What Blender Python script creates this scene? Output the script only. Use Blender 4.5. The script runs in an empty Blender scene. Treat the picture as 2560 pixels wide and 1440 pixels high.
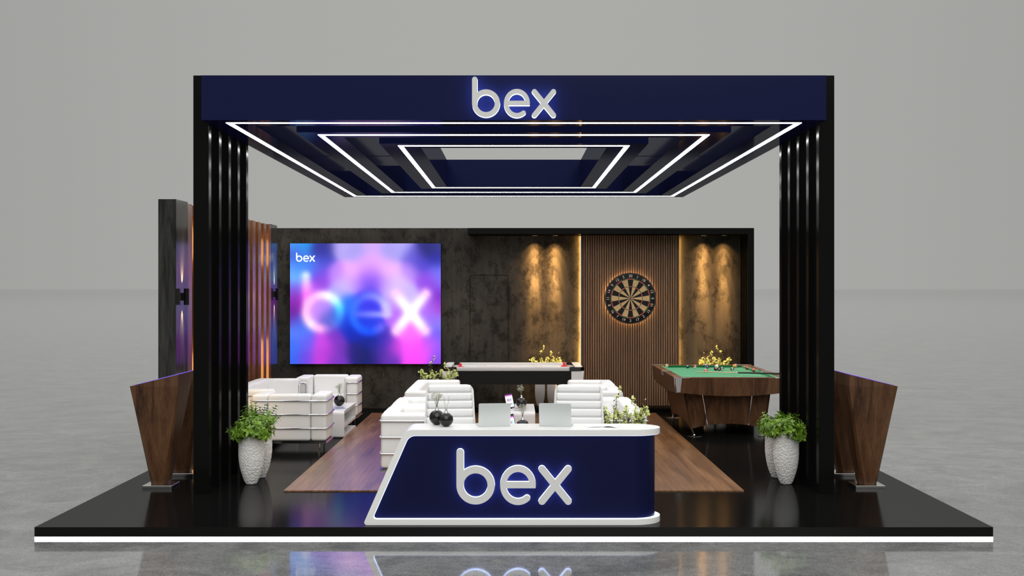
import bpy, bmesh, math, random
from mathutils import Vector, Matrix, noise
from mathutils.geometry import tessellate_polygon
R = math.radians
PI = math.pi
scn = bpy.context.scene
COL = scn.collection
F = 3100.0            # focal length in pixels of the 2560-wide frame
CX, CY = 1284.5, 720.0
CAMZ = 2.0            # camera height over the platform; platform top is z = 0
GZ = -0.102           # hall floor

def wx(px, d): return (px - CX) * d / F
def wz(py, d): return CAMZ - (py - CY) * d / F
def dfl(py, z=0.0): return F * (CAMZ - z) / (py - CY)
def lin(c): return tuple(((v/255.0)/12.92 if v/255.0 <= .04045 else ((v/255.0+.055)/1.055)**2.4) for v in c)

# ------------------------------------------------------------------ materials
MATS = {}
class NT:
    def __init__(s, mat): s.t = mat.node_tree; s.n = s.t.nodes; s.l = s.t.links
    def add(s, typ, **kw):
        nd = s.n.new(typ)
        for k, v in kw.items():
            if k.startswith('i_'):
                key = k[2:]
                key = int(key) if key.isdigit() else key.replace('_', ' ')
                if isinstance(v, bpy.types.NodeSocket): s.l.new(v, nd.inputs[key])
                else: nd.inputs[key].default_value = v
            else: setattr(nd, k, v)
        return nd
def c4(c): return (c[0], c[1], c[2], 1.0)

def mat(name, color=(.5,.5,.5), rough=.5, metal=0.0, emit=None, strength=0.0, spec=.5, coat=0.0):
    if name in MATS: return MATS[name]
    m = bpy.data.materials.new(name); m.use_nodes = True
    b = m.node_tree.nodes['Principled BSDF']
    b.inputs['Base Color'].default_value = c4(color)
    b.inputs['Roughness'].default_value = rough
    b.inputs['Metallic'].default_value = metal
    b.inputs['Specular IOR Level'].default_value = spec
    b.inputs['Coat Weight'].default_value = coat
    if emit:
        b.inputs['Emission Color'].default_value = c4(emit)
        b.inputs['Emission Strength'].default_value = strength
    MATS[name] = m
    return m

def ramp(nt, fac, stops):
    r = nt.add('ShaderNodeValToRGB', i_Fac=fac)
    el = r.color_ramp.elements
    while len(el) < len(stops): el.new(.5)
    for e, (p, c) in zip(el, stops): e.position = p; e.color = c4(c)
    return r

def wood(name, dark, mid, light, scale=(14, 14, 1.1), rough=.38, big=.55, bump=.05, spec=.4, planks=None, dist=1.4):
    m = mat(name, mid, rough, spec=spec); nt = NT(m); b = nt.n['Principled BSDF']
    tc = nt.add('ShaderNodeTexCoord')
    mp = nt.add('ShaderNodeMapping', i_Vector=tc.outputs['Object'])
    mp.inputs['Scale'].default_value = scale
    n1 = nt.add('ShaderNodeTexNoise', i_Vector=mp.outputs[0], i_Scale=big, i_Detail=5.0, i_Distortion=dist)
    n2 = nt.add('ShaderNodeTexNoise', i_Vector=mp.outputs[0], i_Scale=7.0, i_Detail=3.0)
    mx = nt.add('ShaderNodeMath', operation='MULTIPLY_ADD'); nt.l.new(n2.outputs[0], mx.inputs[0]); mx.inputs[1].default_value = .35
    nt.l.new(n1.outputs[0], mx.inputs[2])
    r = ramp(nt, mx.outputs[0], [(.42, dark), (.62, mid), (.85, light)])
    col = r.outputs[0]
    if planks:
        mp2 = nt.add('ShaderNodeMapping', i_Vector=tc.outputs['Object'])
        mp2.inputs['Rotation'].default_value = (0, 0, R(90))
        br = nt.add('ShaderNodeTexBrick', i_Vector=mp2.outputs[0], i_Scale=1.0)
        br.inputs['Brick Width'].default_value = planks[0]; br.inputs['Row Height'].default_value = planks[1]
        br.inputs['Mortar Size'].default_value = .0026; br.inputs['Mortar Smooth'].default_value = .1
        br.inputs['Color1'].default_value = (.86,.86,.86,1); br.inputs['Color2'].default_value = (1.08,1.08,1.08,1)
        br.inputs['Mortar'].default_value = (.30,.30,.30,1)
        mm = nt.add('ShaderNodeMix', data_type='RGBA', blend_type='MULTIPLY'); mm.inputs[0].default_value = 1.0
        nt.l.new(col, mm.inputs[6]); nt.l.new(br.outputs[0], mm.inputs[7]); col = mm.outputs[2]
    nt.l.new(col, b.inputs['Base Color'])
    bp = nt.add('ShaderNodeBump', i_Strength=bump, i_Distance=.01, i_Height=n2.outputs[0])
    nt.l.new(bp.outputs[0], b.inputs['Normal'])
    return m

def noisy(name, dark, light, scale=3.0, mapscale=(1,1,1), rough=(.4,.6), lo=.35, hi=.65, bump=.1, detail=6.0, spec=.5, dist=.5):
    m = mat(name, dark, rough[0], spec=spec); nt = NT(m); b = nt.n['Principled BSDF']
    tc = nt.add('ShaderNodeTexCoord')
    mp = nt.add('ShaderNodeMapping', i_Vector=tc.outputs['Object']); mp.inputs['Scale'].default_value = mapscale
    n1 = nt.add('ShaderNodeTexNoise', i_Vector=mp.outputs[0], i_Scale=scale, i_Detail=detail, i_Roughness=.65, i_Distortion=dist)
    r = ramp(nt, n1.outputs[0], [(lo, dark), (hi, light)])
    nt.l.new(r.outputs[0], b.inputs['Base Color'])
    mr = nt.add('ShaderNodeMapRange', i_Value=n1.outputs[0]); mr.inputs[3].default_value = rough[0]; mr.inputs[4].default_value = rough[1]
    nt.l.new(mr.outputs[0], b.inputs['Roughness'])
    if bump:
        bp = nt.add('ShaderNodeBump', i_Strength=bump, i_Distance=.01, i_Height=n1.outputs[0])
        nt.l.new(bp.outputs[0], b.inputs['Normal'])
    return m

M_NAVY = mat('navy_gloss', (.0080, .0105, .048), .08, spec=.20)
M_NAVYC = mat('navy_counter', (.0035, .0050, .034), .35, spec=.12)
M_BLACK = mat('black_lacquer', (.0040, .0040, .0039), .22, spec=.2)
M_STAGE = mat('black_stage_floor', (.0040, .0040, .0039), .085, spec=.30)
M_MATTEBLACK = mat('matte_black', (.006, .006, .006), .5, spec=.2)
M_CHROME = mat('chrome', (.86, .86, .87), .09, metal=1.0)
M_STEEL = mat('polished_steel', (.62, .62, .6), .12, metal=1.0)
M_SATCHROME = mat('satin_chrome', (.82, .82, .84), .26, metal=.85)
M_ALU = mat('silver_aluminium', (.62, .65, .65), .32, metal=.35)
M_WHITE = noisy('white_leather', (.82, .815, .805), (.88, .875, .87), scale=120, rough=(.42, .55), bump=.03, detail=2)
M_OFFICE = noisy('white_office_leather', (.83, .83, .83), (.88, .88, .88), scale=160, rough=(.5, .6), bump=.03, detail=2)
M_COUNTER = mat('white_solid_surface', (.80, .80, .79), .35)
M_TABLEW = mat('white_table_lacquer', (.72, .71, .71), .3)
M_LETTER = mat('brushed_letter_face', (.66, .66, .655), .55)
M_LED = mat('white_led', (1, 1, 1), .5, emit=(1, 1, 1), strength=22.0)
M_LEDBLUE = mat('letter_side_led', (1, 1, 1), .5, emit=(.42, .55, 1.0), strength=7.0)
M_LEDCNT = mat('counter_led', (1, 1, 1), .5, emit=(.5, .6, 1.0), strength=2.2)
M_LEDBASE = mat('platform_led', (1, 1, 1), .5, emit=(1, 1, 1), strength=3.0)
M_WARM = mat('warm_led', (1, .8, .5), .5, emit=(1.0, .56, .13), strength=85.0)
M_WARMD = mat('warm_led_dart', (1, .8, .5), .5, emit=(1.0, .74, .40), strength=40.0)
M_WARMN = mat('warm_led_niche', (1, .8, .5), .5, emit=(1.0, .68, .26), strength=28.0)
M_LAMP = mat('lamp_lens', (1, .9, .7), .5, emit=(1, .82, .55), strength=12.0)
M_RED = mat('red_plastic', (.62, .02, .025), .3)
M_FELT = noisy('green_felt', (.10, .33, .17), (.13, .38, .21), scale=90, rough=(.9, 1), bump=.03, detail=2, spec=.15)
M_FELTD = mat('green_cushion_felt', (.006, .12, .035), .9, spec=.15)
M_BALLBLK = mat('black_glass', (.004, .004, .004), .06, spec=.45)
M_WALNUT = wood('walnut', (.026, .0115, .0050), (.075, .0325, .0145), (.125, .060, .027), spec=.25)
M_WALNUTX = wood('walnut_rail', (.075, .030, .012), (.15, .065, .027), (.22, .10, .045), scale=(10, 1.5, 10))
M_RUN = wood('laminate_runway', (.070, .026, .008), (.185, .078, .026), (.30, .15, .060), scale=(9, .8, 9), rough=.28, big=.8, planks=(1.1, .062), spec=.8, bump=.0, dist=.7)
M_SLAT = wood('oak_slat', (.11, .05, .023), (.165, .08, .037), (.22, .115, .055), scale=(9, 9, .8), rough=.5)
M_SLATBACK = mat('slat_backing', (.030, .016, .009), .7)
M_WSLAT = wood('wall_slat_wood', (.10, .036, .014), (.17, .065, .026), (.24, .10, .045), scale=(9, 9, .8), rough=.38)
M_ENDBLOCK = noisy('dark_stained_end_block', (.014, .014, .012), (.050, .050, .045), scale=5, mapscale=(3, 3, .35), rough=(.16, .30), bump=.02, spec=.6)
M_LEAF = noisy('basil_leaf', (.075, .17, .007), (.22, .38, .030), scale=14, rough=(.45, .55), bump=0)
M_STEM = mat('green_stem', (.10, .20, .03), .6)
M_LEAFD = mat('dark_leaf', (.018, .075, .012), .5)
M_TWIG = mat('brown_twig', (.16, .07, .035), .7)
M_BLOSSOM = mat('yellow_green_blossom', (.74, .80, .30), .6)
M_BLOSSOMC = mat('blossom_heart', (.28, .45, .04), .6)
M_POT = mat('white_ceramic', (.74, .73, .71), .45)
M_SOIL = mat('soil', (.03, .02, .012), .9)
M_GYP = mat('dried_white_flower', (.62, .60, .52), .8)
M_STEMG = mat('olive_stem', (.14, .16, .06), .7)
M_SEAM = mat('dark_gap', (.002, .002, .002), .8)
M_PAPER = mat('white_paper', (.82, .82, .84), .5)
M_INK = mat('grey_print', (.25, .25, .28), .6)

def concrete():
    m = mat('dark_plaster_concrete', (.04, .04, .04), .6, spec=.15); nt = NT(m); b = nt.n['Principled BSDF']
    tc = nt.add('ShaderNodeTexCoord'); V = tc.outputs['Object']
    mp = nt.add('ShaderNodeMapping', i_Vector=V); mp.inputs['Scale'].default_value = (1, 1, .7)
    n1 = nt.add('ShaderNodeTexNoise', i_Vector=mp.outputs[0], i_Scale=1.3, i_Detail=4.0, i_Roughness=.55)
    n2 = nt.add('ShaderNodeTexNoise', i_Vector=mp.outputs[0], i_Scale=5.5, i_Detail=14.0, i_Roughness=.80, i_Distortion=.15)
    mp3 = nt.add('ShaderNodeMapping', i_Vector=V); mp3.inputs['Scale'].default_value = (6, 6, .35)
    n3 = nt.add('ShaderNodeTexNoise', i_Vector=mp3.outputs[0], i_Scale=3.0, i_Detail=5.0)
    r1 = ramp(nt, n1.outputs[0], [(.35, (.028, .0245, .020)), (.65, (.056, .049, .040))])
    r2 = ramp(nt, n2.outputs[0], [(.41, (.28, .27, .26)), (.52, (1, 1, 1))])
    mm = nt.add('ShaderNodeMix', data_type='RGBA', blend_type='MULTIPLY'); mm.inputs[0].default_value = .95
    nt.l.new(r1.outputs[0], mm.inputs[6]); nt.l.new(r2.outputs[0], mm.inputs[7])
    r3 = ramp(nt, n3.outputs[0], [(.3, (.72, .72, .72)), (.7, (1.1, 1.1, 1.1))])
    m2 = nt.add('ShaderNodeMix', data_type='RGBA', blend_type='MULTIPLY'); m2.inputs[0].default_value = .7
    nt.l.new(mm.outputs[2], m2.inputs[6]); nt.l.new(r3.outputs[0], m2.inputs[7])
    nt.l.new(m2.outputs[2], b.inputs['Base Color'])
    bp = nt.add('ShaderNodeBump', i_Strength=.15, i_Distance=.01, i_Height=n2.outputs[0]); nt.l.new(bp.outputs[0], b.inputs['Normal'])
    return m
M_CONC = concrete()

def hall_floor():
    m = mat('polished_grey_concrete', (.2, .2, .2), .12, spec=.5); nt = NT(m); b = nt.n['Principled BSDF']
    tc = nt.add('ShaderNodeTexCoord'); V = tc.outputs['Object']
    n1 = nt.add('ShaderNodeTexNoise', i_Vector=V, i_Scale=1.6, i_Detail=9.0, i_Roughness=.68, i_Distortion=.8)
    n2 = nt.add('ShaderNodeTexNoise', i_Vector=V, i_Scale=14.0, i_Detail=8.0, i_Roughness=.75)
    n3 = nt.add('ShaderNodeTexNoise', i_Vector=V, i_Scale=160.0, i_Detail=3.0)
    r1 = ramp(nt, n1.outputs[0], [(.3, (.125, .128, .131)), (.7, (.258, .260, .254))])
    r2 = ramp(nt, n2.outputs[0], [(.3, (.78, .78, .78)), (.7, (1.2, 1.2, 1.2))])
    mm = nt.add('ShaderNodeMix', data_type='RGBA', blend_type='MULTIPLY'); mm.inputs[0].default_value = 1
    nt.l.new(r1.outputs[0], mm.inputs[6]); nt.l.new(r2.outputs[0], mm.inputs[7])
    r3 = ramp(nt, n3.outputs[0], [(.35, (.7, .7, .7)), (.55, (1, 1, 1)), (.66, (2.2, 2.2, 2.2))])
    m2 = nt.add('ShaderNodeMix', data_type='RGBA', blend_type='MULTIPLY'); m2.inputs[0].default_value = .8
    nt.l.new(mm.outputs[2], m2.inputs[6]); nt.l.new(r3.outputs[0], m2.inputs[7])
    nt.l.new(m2.outputs[2], b.inputs['Base Color'])
    mr = nt.add('ShaderNodeMapRange', i_Value=n2.outputs[0]); mr.inputs[3].default_value = .02; mr.inputs[4].default_value = .10
    nt.l.new(mr.outputs[0], b.inputs['Roughness'])
    return m
M_FLOOR = hall_floor()

def satin(m, R_, rough, ior=1.3):
    """satin lacquer: diffuse body under a glossy layer whose sheen levels off at grazing angles"""
    nt = NT(m); b = nt.n['Principled BSDF']; out = [n for n in nt.n if n.type == 'OUTPUT_MATERIAL'][0]
    d = nt.add('ShaderNodeBsdfDiffuse'); g = nt.add('ShaderNodeBsdfGlossy'); g.inputs['Roughness'].default_value = rough
    bc = b.inputs['Base Color']
    if bc.is_linked: nt.l.new(bc.links[0].from_socket, d.inputs[0])
    else: d.inputs[0].default_value = bc.default_value
    fr = nt.add('ShaderNodeFresnel', i_IOR=ior); mn = nt.add('ShaderNodeMath', operation='MINIMUM', i_0=fr.outputs[0]); mn.inputs[1].default_value = R_
    mx = nt.add('ShaderNodeMixShader'); nt.l.new(mn.outputs[0], mx.inputs[0])
    nt.l.new(d.outputs[0], mx.inputs[1]); nt.l.new(g.outputs[0], mx.inputs[2]); nt.l.new(mx.outputs[0], out.inputs['Surface'])
satin(M_NAVY, .13, .09, 1.22); satin(M_BLACK, .09, .14, 1.2); satin(M_STAGE, .18, .12); satin(M_ENDBLOCK, .34, .13, 1.25); satin(M_WSLAT, .36, .24, 1.35)

# ------------------------------------------------------------------ mesh builder
class MB:
    def __init__(s): s.v = []; s.f = []; s.m = []
    def add(s, vs, fs, mi=0):
        o = len(s.v); s.v += [tuple(v) for v in vs]
        for f in fs: s.f.append(tuple(i + o for i in f)); s.m.append(mi)
        return s
    def box(s, x0, x1, y0, y1, z0, z1, bev=0.0, seg=3, mi=0, xf=None):
        if bev <= 0:
            vs = [(x0,y0,z0),(x1,y0,z0),(x1,y1,z0),(x0,y1,z0),(x0,y0,z1),(x1,y0,z1),(x1,y1,z1),(x0,y1,z1)]
            fs = [(3,2,1,0),(4,5,6,7),(0,1,5,4),(1,2,6,5),(2,3,7,6),(3,0,4,7)]
        else:
            bm = bmesh.new(); bmesh.ops.create_cube(bm, size=1.0)
            for v in bm.verts:
                v.co = Vector(((x0+x1)/2 + v.co.x*(x1-x0), (y0+y1)/2 + v.co.y*(y1-y0), (z0+z1)/2 + v.co.z*(z1-z0)))
            bmesh.ops.bevel(bm, geom=bm.edges[:], offset=bev, segments=seg, profile=.5, affect='EDGES', clamp_overlap=True)
            bm.verts.index_update(); vs = [v.co.copy() for v in bm.verts]; fs = [tuple(v.index for v in f.verts) for f in bm.faces]; bm.free()
        if xf: vs = [xf @ Vector(v) for v in vs]
        return s.add(vs, fs, mi)
    def tube(s, pts, r, n=8, closed=False, mi=0, caps=True):
        pts = [Vector(p) for p in pts]; rs = r if isinstance(r, (list, tuple)) else [r]*len(pts)
        L = len(pts); vs = []; fs = []; prev = None
        for i, p in enumerate(pts):
            if closed: t = pts[(i+1) % L] - pts[i-1]
            else: t = pts[min(i+1, L-1)] - pts[max(i-1, 0)]
            t = t.normalized() if t.length > 1e-9 else Vector((0,0,1))
            if prev is None:
                a = Vector((0,0,1)) if abs(t.z) < .9 else Vector((1,0,0)); u = t.cross(a).normalized()
            else: u = (prev - t*prev.dot(t)); u = u.normalized() if u.length > 1e-6 else t.orthogonal().normalized()
            prev = u; w = t.cross(u)
            for k in range(n):
                a = 2*PI*k/n; vs.append(p + u*math.cos(a)*rs[i] + w*math.sin(a)*rs[i])
        for i in range(L if closed else L-1):
            j = (i+1) % L
            for k in range(n):
                k2 = (k+1) % n; fs.append((i*n+k, i*n+k2, j*n+k2, j*n+k))
        if caps and not closed:
            fs.append(tuple(reversed(range(n)))); fs.append(tuple((L-1)*n+k for k in range(n)))
        return s.add(vs, fs, mi)
    def lathe(s, prof, n=32, c=(0,0,0), mi=0, disp=None):
        vs = []; fs = []
        for i, (r, z) in enumerate(prof):
            for k in range(n):
                a = 2*PI*k/n; rr = r + (disp(a, z, i) if disp else 0)
                vs.append((c[0]+rr*math.cos(a), c[1]+rr*math.sin(a), c[2]+z))
        for i in range(len(prof)-1):
            for k in range(n):
                k2 = (k+1) % n; fs.append((i*n+k, i*n+k2, (i+1)*n+k2, (i+1)*n+k))
        if prof[0][0] > 1e-6: fs.append(tuple(reversed(range(n))))
        if prof[-1][0] > 1e-6: fs.append(tuple((len(prof)-1)*n+k for k in range(n)))
        return s.add(vs, fs, mi)
    def prism(s, poly, fn, a, b, mi=0, holes=(), side_mi=None, caps=(True, True)):
        """poly: 2-D outline (ccw); fn(u, v, w) -> xyz; between w=a and w=b"""
        loops = [[Vector((p[0], p[1], 0)) for p in poly]] + [[Vector((p[0], p[1], 0)) for p in h] for h in holes]
        flat = [p for lp in loops for p in lp]; n = len(flat)
        tris = tessellate_polygon(loops)
        vs = [fn(p.x, p.y, a) for p in flat] + [fn(p.x, p.y, b) for p in flat]
        fs = []
        if caps[0]: fs += [tuple(t) for t in tris]
        if caps[1]: fs += [tuple(i+n for i in reversed(t)) for t in tris]
        s.add(vs, fs, mi)
        o = 0; sf = []
        for lp in loops:
            L = len(lp)
            for i in range(L): sf.append((o+i, o+(i+1) % L, n+o+(i+1) % L, n+o+i))
            o += L
        s.add(vs, sf, mi if side_mi is None else side_mi)
        return s
    def build(s, name, mats, parent=None, smooth=True, angle=35, loc=None, recalc=True):
        me = bpy.data.meshes.new(name); me.from_pydata(s.v, [], s.f)
        if not isinstance(mats, (list, tuple)): mats = [mats]
        for m in mats: me.materials.append(m)
        me.polygons.foreach_set('material_index', s.m)
        if recalc:
            bm = bmesh.new(); bm.from_mesh(me); bmesh.ops.remove_doubles(bm, verts=bm.verts, dist=1e-6)
            bmesh.ops.recalc_face_normals(bm, faces=bm.faces); bm.to_mesh(me); bm.free()
        if smooth:
            me.polygons.foreach_set('use_smooth', [True]*len(me.polygons)); me.set_sharp_from_angle(angle=R(angle))
        me.update()
        o = bpy.data.objects.new(name, me); COL.objects.link(o)
        if parent: o.parent = parent
        if loc: o.location = loc
        return o

def tag(o, label=None, cat=None, group=None, kind=None):
    if label: o['label'] = label
    if cat: o['category'] = cat
    if group: o['group'] = group
    if kind: o['kind'] = kind
    return o
def thing(name, label, cat, loc=(0,0,0), rz=0.0, group=None):
    o = bpy.data.objects.new(name, None); COL.objects.link(o); o.empty_display_size = .1
    o.location = loc; o.rotation_euler = (0, 0, rz)
    return tag(o, label, cat, group)
def copy_tree(o, loc=None, rz=None, label=None, parent=None):
    c = o.copy(); COL.objects.link(c); c.parent = parent
    if loc is not None: c.location = loc
    if rz is not None: c.rotation_euler = (0, 0, rz)
    if label: c['label'] = label
    for ch in list(o.children): copy_tree(ch, parent=c)
    return c
def arc(cx, cy, r, a0, a1, n, ry=None):
    ry = r if ry is None else ry
    return [(cx + r*math.cos(R(a0+(a1-a0)*i/n)), cy + ry*math.sin(R(a0+(a1-a0)*i/n))) for i in range(n+1)]

# ------------------------------------------------------------------ the hall
S = 900
g = MB().add([(-S,-60,GZ),(S,-60,GZ),(S,2600,GZ),(-S,2600,GZ)], [(0,1,2,3)]).build('floor', M_FLOOR, smooth=False)
tag(g, 'polished grey concrete hall floor around the black stand platform', 'floor', kind='structure')

# platform
pf = thing('stand_platform', 'low black glossy square platform carrying the whole exhibition stand', 'platform', (0, 15.6, GZ))
y0, y1 = 10.368-15.6, 20.80-15.6
MB().box(-4.008, 4.008, y0, y1, .022, .102).build('deck', M_STAGE, pf, smooth=False)
MB().box(-3.98, 3.98, y0+.03, y1-.03, 0, .022).build('plinth', M_BLACK, pf, smooth=False)
l = MB()
l.box(-4.008, 4.008, y0, y0+.012, .0, .022); l.box(-4.008, -3.996, y0+.012, y1, .0, .022); l.box(3.996, 4.008, y0+.012, y1, .0, .022)
tag(l.build('led_strip', M_LEDBASE, pf, smooth=False), 'white glowing strip under the platform edge')

# wooden runway
rw = MB().box(-2.26, 2.26, 12.18, 19.75, 0, .012).build('wood_runway', M_RUN, smooth=False)
tag(rw, 'brown wood laminate floor strip lying in the middle of the black platform', 'floor covering')

# ------------------------------------------------------------------ back wall
YB = 20.6
DX0, DX1, DZ = wx(1175, YB), wx(1271, YB), wz(688, YB)
wb = MB()
wb.box(-4.0, DX0-.003, YB, YB+.16, 0, 2.995); wb.box(DX1+.003, 3.856, YB, YB+.16, 0, 2.995); wb.box(DX0-.003, DX1+.003, YB, YB+.16, DZ+.003, 2.995)
wb.box(DX0-.003, DX1+.003, YB+.12, YB+.16, 0, DZ+.003)
tag(wb.build('wall_back', M_CONC, smooth=False), kind='structure')
d1 = MB().box(DX0+.004, DX1-.004, YB+.002, YB+.05, .008, DZ-.004).build('door_1', M_CONC, smooth=False)
tag(d1, 'flush dark concrete door between the screen and the hockey table', kind='structure')

# left wall with slats
wl = MB()
wl.box(-4.0, -3.92, 14.45, 19.43, 0, 2.985)
wl = tag(wl.build('wall_left', M_WSLAT, smooth=False), kind='structure')
for a, b_ in ((13.95, 14.45), (19.43, 19.91)):
    MB().box(-4.0, -3.80, a, b_, 0, 3.0).build('end_block', M_ENDBLOCK, wl, smooth=False)
for k in range(13):
    yy = 14.45 + .4*k
    MB().box(-3.92, -3.80, yy+.001, yy+.199, 0, 2.985, bev=.004, seg=1).build('slat', M_WSLAT, wl, smooth=False)
for k in (0, 1, 10, 11):
    yy = 14.65 + .4*k
    MB().box(-3.92, -3.83, yy, yy+.20, 2.85, 2.985).build('header_block', M_WSLAT, wl, smooth=False)
    tag(MB().box(-3.90, -3.86, yy+.001, yy+.008, .15, 1.20).box(-3.90, -3.86, yy+.001, yy+.008, 2.35, 2.74).build('led_strip', M_WARMN, wl, smooth=False), 'warm glowing strip between two slats')

# sconces
def sconce(y, label):
    t = thing('wall_sconce', label, 'wall lamp', (-3.80, y, 1.90), group='up and down wall sconces')
    MB().box(0, .008, -.022, .022, -.045, .045, bev=.002, seg=1).build('backplate', M_MATTEBLACK, t)
    MB().box(.006, .025, -.016, .016, -.045, .045).build('arm', M_MATTEBLACK, t)
    b = MB(); cyl = [(.026,-.094),(.030,-.094),(.030,.094),(.026,.094),(.026,.078),(.0,.078)]
    b.lathe([(.0,-.078),(.026,-.078)]+cyl, 24, (.052, 0, 0)); b.build('lamp_cylinder', M_MATTEBLACK, t)
    for sg in (1, -1):
        MB().lathe([(.0, .0795*sg), (.022, .0795*sg), (.022, .083*sg), (0, .083*sg)], 16, (.052,0,0)).build('lamp_lens', M_LAMP, t)
        L = bpy.data.lights.new('sconce_light', 'SPOT'); L.energy = 130; L.color = (1, .66, .36); L.spot_size = R(44); L.spot_blend = 1.0; L.shadow_soft_size = .012
        lo = bpy.data.objects.new('sconce_light', L); COL.objects.link(lo); lo.parent = t
        lo.location = (.046, 0, .086*sg); lo.rotation_euler = (R(180) if sg > 0 else 0, R(-13) if sg > 0 else R(13), 0)
    return t
sconce(14.20, 'black cylinder sconce on the dark end block nearest the viewer, left wall')
sconce(19.67, 'black cylinder sconce on the far end of the slatted wall beside the screen')

# ------------------------------------------------------------------ video screen
def build_screen():
    SX0, SX1 = wx(725, 20.5), wx(1102, 20.5); SZ0, SZ1 = wz(910, 20.5), wz(608.5, 20.5)
    t = thing('video_screen', 'large wall screen with blurred blue, violet and pink glow', 'screen', ((SX0+SX1)/2, 20.5, 0))
    w = (SX1-SX0)/2
    MB().box(-w, w, .004, .10, SZ0, SZ1).build('screen_housing', M_BLACK, t, smooth=False)
    CP = [(110,120,70,150,240),(240,130,45,145,230),(180,300,55,110,220),(130,230,70,90,210),(400,180,45,50,150),(450,130,50,50,140),(420,280,70,75,200),
     (600,140,180,165,240),(760,200,165,155,235),(920,130,200,165,245),(920,300,225,165,250),(1100,200,165,155,235),(1230,140,175,165,240),(1330,220,100,90,210),
     (1450,170,38,38,115),(1590,130,50,55,130),(1580,270,45,45,160),(1400,330,75,65,200),(1590,400,110,110,240),(1300,400,190,140,245),(130,440,120,190,255),
     (110,380,90,150,255),(180,360,75,150,250),(260,340,70,140,245),(400,420,120,70,220),(330,350,75,110,235),(400,530,150,70,220),(560,420,190,130,245),
     (720,400,240,170,250),(640,530,205,180,255),(560,620,170,165,250),(900,420,190,110,245),(900,520,95,70,225),(1100,400,240,180,250),(1180,500,225,190,255),
     (1130,560,200,180,255),(1280,600,200,180,255),(1450,480,145,75,225),(1530,560,140,60,215),(1590,650,110,40,190),(1590,760,160,50,190),(1520,720,150,80,220),
     (1600,500,130,110,240),(130,560,110,110,235),(130,640,140,50,190),(130,760,110,30,150),(170,700,150,40,180),(130,860,100,40,160),(200,920,70,90,220),
     (150,960,85,130,245),(200,1000,80,125,250),(120,1150,60,110,240),(130,1300,50,100,235),(260,1100,100,90,235),(250,1280,110,70,220),(420,1120,205,70,225),
     (400,1290,195,60,215),(560,1050,120,50,190),(600,1200,110,50,180),(560,1310,120,50,190),(750,1000,12,35,170),(900,1100,15,35,150),(850,1230,18,28,100),
     (750,1200,35,30,120),(950,1310,25,25,110),(1050,1100,60,45,180),(1080,1250,110,50,185),(1050,1310,100,45,170),(1150,1150,200,65,215),(1300,1150,255,80,255),
     (1280,1040,255,110,255),(1350,1280,240,70,235),(1450,1200,235,80,245),(1530,1120,190,90,250),(1595,1050,105,90,245),(1595,1200,130,85,245),(1590,1310,130,70,215),
     (1595,900,125,120,245),(1540,850,160,110,245),(1480,750,185,120,250),(1180,820,180,100,245),(1150,700,190,150,255),(660,720,35,110,250),(700,950,10,45,190),
     (650,880,20,70,230),(430,750,190,140,250),(470,860,110,90,200),(540,860,60,110,220),(880,680,60,50,225),(880,720,55,60,235),(900,900,40,60,225),(800,900,25,60,225),
     (300,600,220,110,245),(330,820,210,140,245),(820,330,222,162,250),(1020,330,228,168,250),(905,385,208,145,250),(775,500,185,135,248),(1030,500,185,135,248),(900,470,130,85,238),(1000,1200,60,40,150),(480,1200,170,55,205)]
    def seg(px, py, ax, ay, bx, by):
        vx, vy = bx-ax, by-ay; tt = max(0, min(1, ((px-ax)*vx+(py-ay)*vy)/(vx*vx+vy*vy)))
        return math.hypot(px-ax-vx*tt, py-ay-vy*tt), tt
    def mixc(a, b, t): return tuple(a[i]+(b[i]-a[i])*t for i in range(3))
    def ringcol(tab, ang):
        for i in range(len(tab)-1):
            if tab[i][0] <= ang <= tab[i+1][0]:
                return mixc(tab[i][1], tab[i+1][1], (ang-tab[i][0])/(tab[i+1][0]-tab[i][0]))
        return tab[-1][1]
    BR = [(-180,(255,190,245,.95)),(-135,(255,225,252,1)),(-95,(255,170,240,.9)),(-60,(150,110,225,.35)),(-30,(70,150,245,.5)),(10,(80,215,255,.85)),(45,(200,252,255,1)),(75,(255,245,255,1)),(120,(255,190,250,.9)),(180,(255,190,245,.95))]
    ER = [(-180,(45,115,255,.9)),(-90,(20,80,255,.95)),(-50,(120,110,250,.7)),(-25,(140,90,235,.2)),(-5,(205,190,255,.9)),(30,(195,190,255,.9)),(70,(150,150,255,.8)),(120,(85,110,255,.8)),(180,(45,115,255,.9))]
    def rc(tab, ang):
        for i in range(len(tab)-1):
            if tab[i][0] <= ang <= tab[i+1][0]:
                q = (ang-tab[i][0])/(tab[i+1][0]-tab[i][0]); a, b = tab[i][1], tab[i+1][1]
                return tuple(a[k]+(b[k]-a[k])*q for k in range(4))
        return tab[-1][1]
    def colour(px, py):
        sw = 0; c = [0,0,0]
        for x, y, r, g_, b in CP:
            d2 = (px-x)**2+(py-y)**2
            wgt = math.exp(-d2/(2*62.0**2)) + 1e-5/(1+d2/8000.0)
            sw += wgt; c[0] += r*wgt; c[1] += g_*wgt; c[2] += b*wgt
        c = tuple(v/sw for v in c)
        def over(c, colr, dist, al, s1=52.0):
            wgt = al*math.exp(-(dist/s1)**2.2)
            return tuple(c[i]+(colr[i]-c[i])*wgt for i in range(3))
        d, tt = seg(px, py, 258, 440, 272, 690); c = over(c, mixc((225,242,255), (255,120,250), min(1, tt*1.4)), d, .85, 50)
        a = math.degrees(math.atan2(-(py-800), px-430)); k = rc(BR, a); c = over(c, k[:3], abs(math.hypot(px-430, py-800)-168), k[3])
        a = math.degrees(math.atan2(-(py-815), px-900)); k = rc(ER, a); c = over(c, k[:3], abs(math.hypot((px-900)*1.02, (py-815))-176), k[3], 50)
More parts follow.
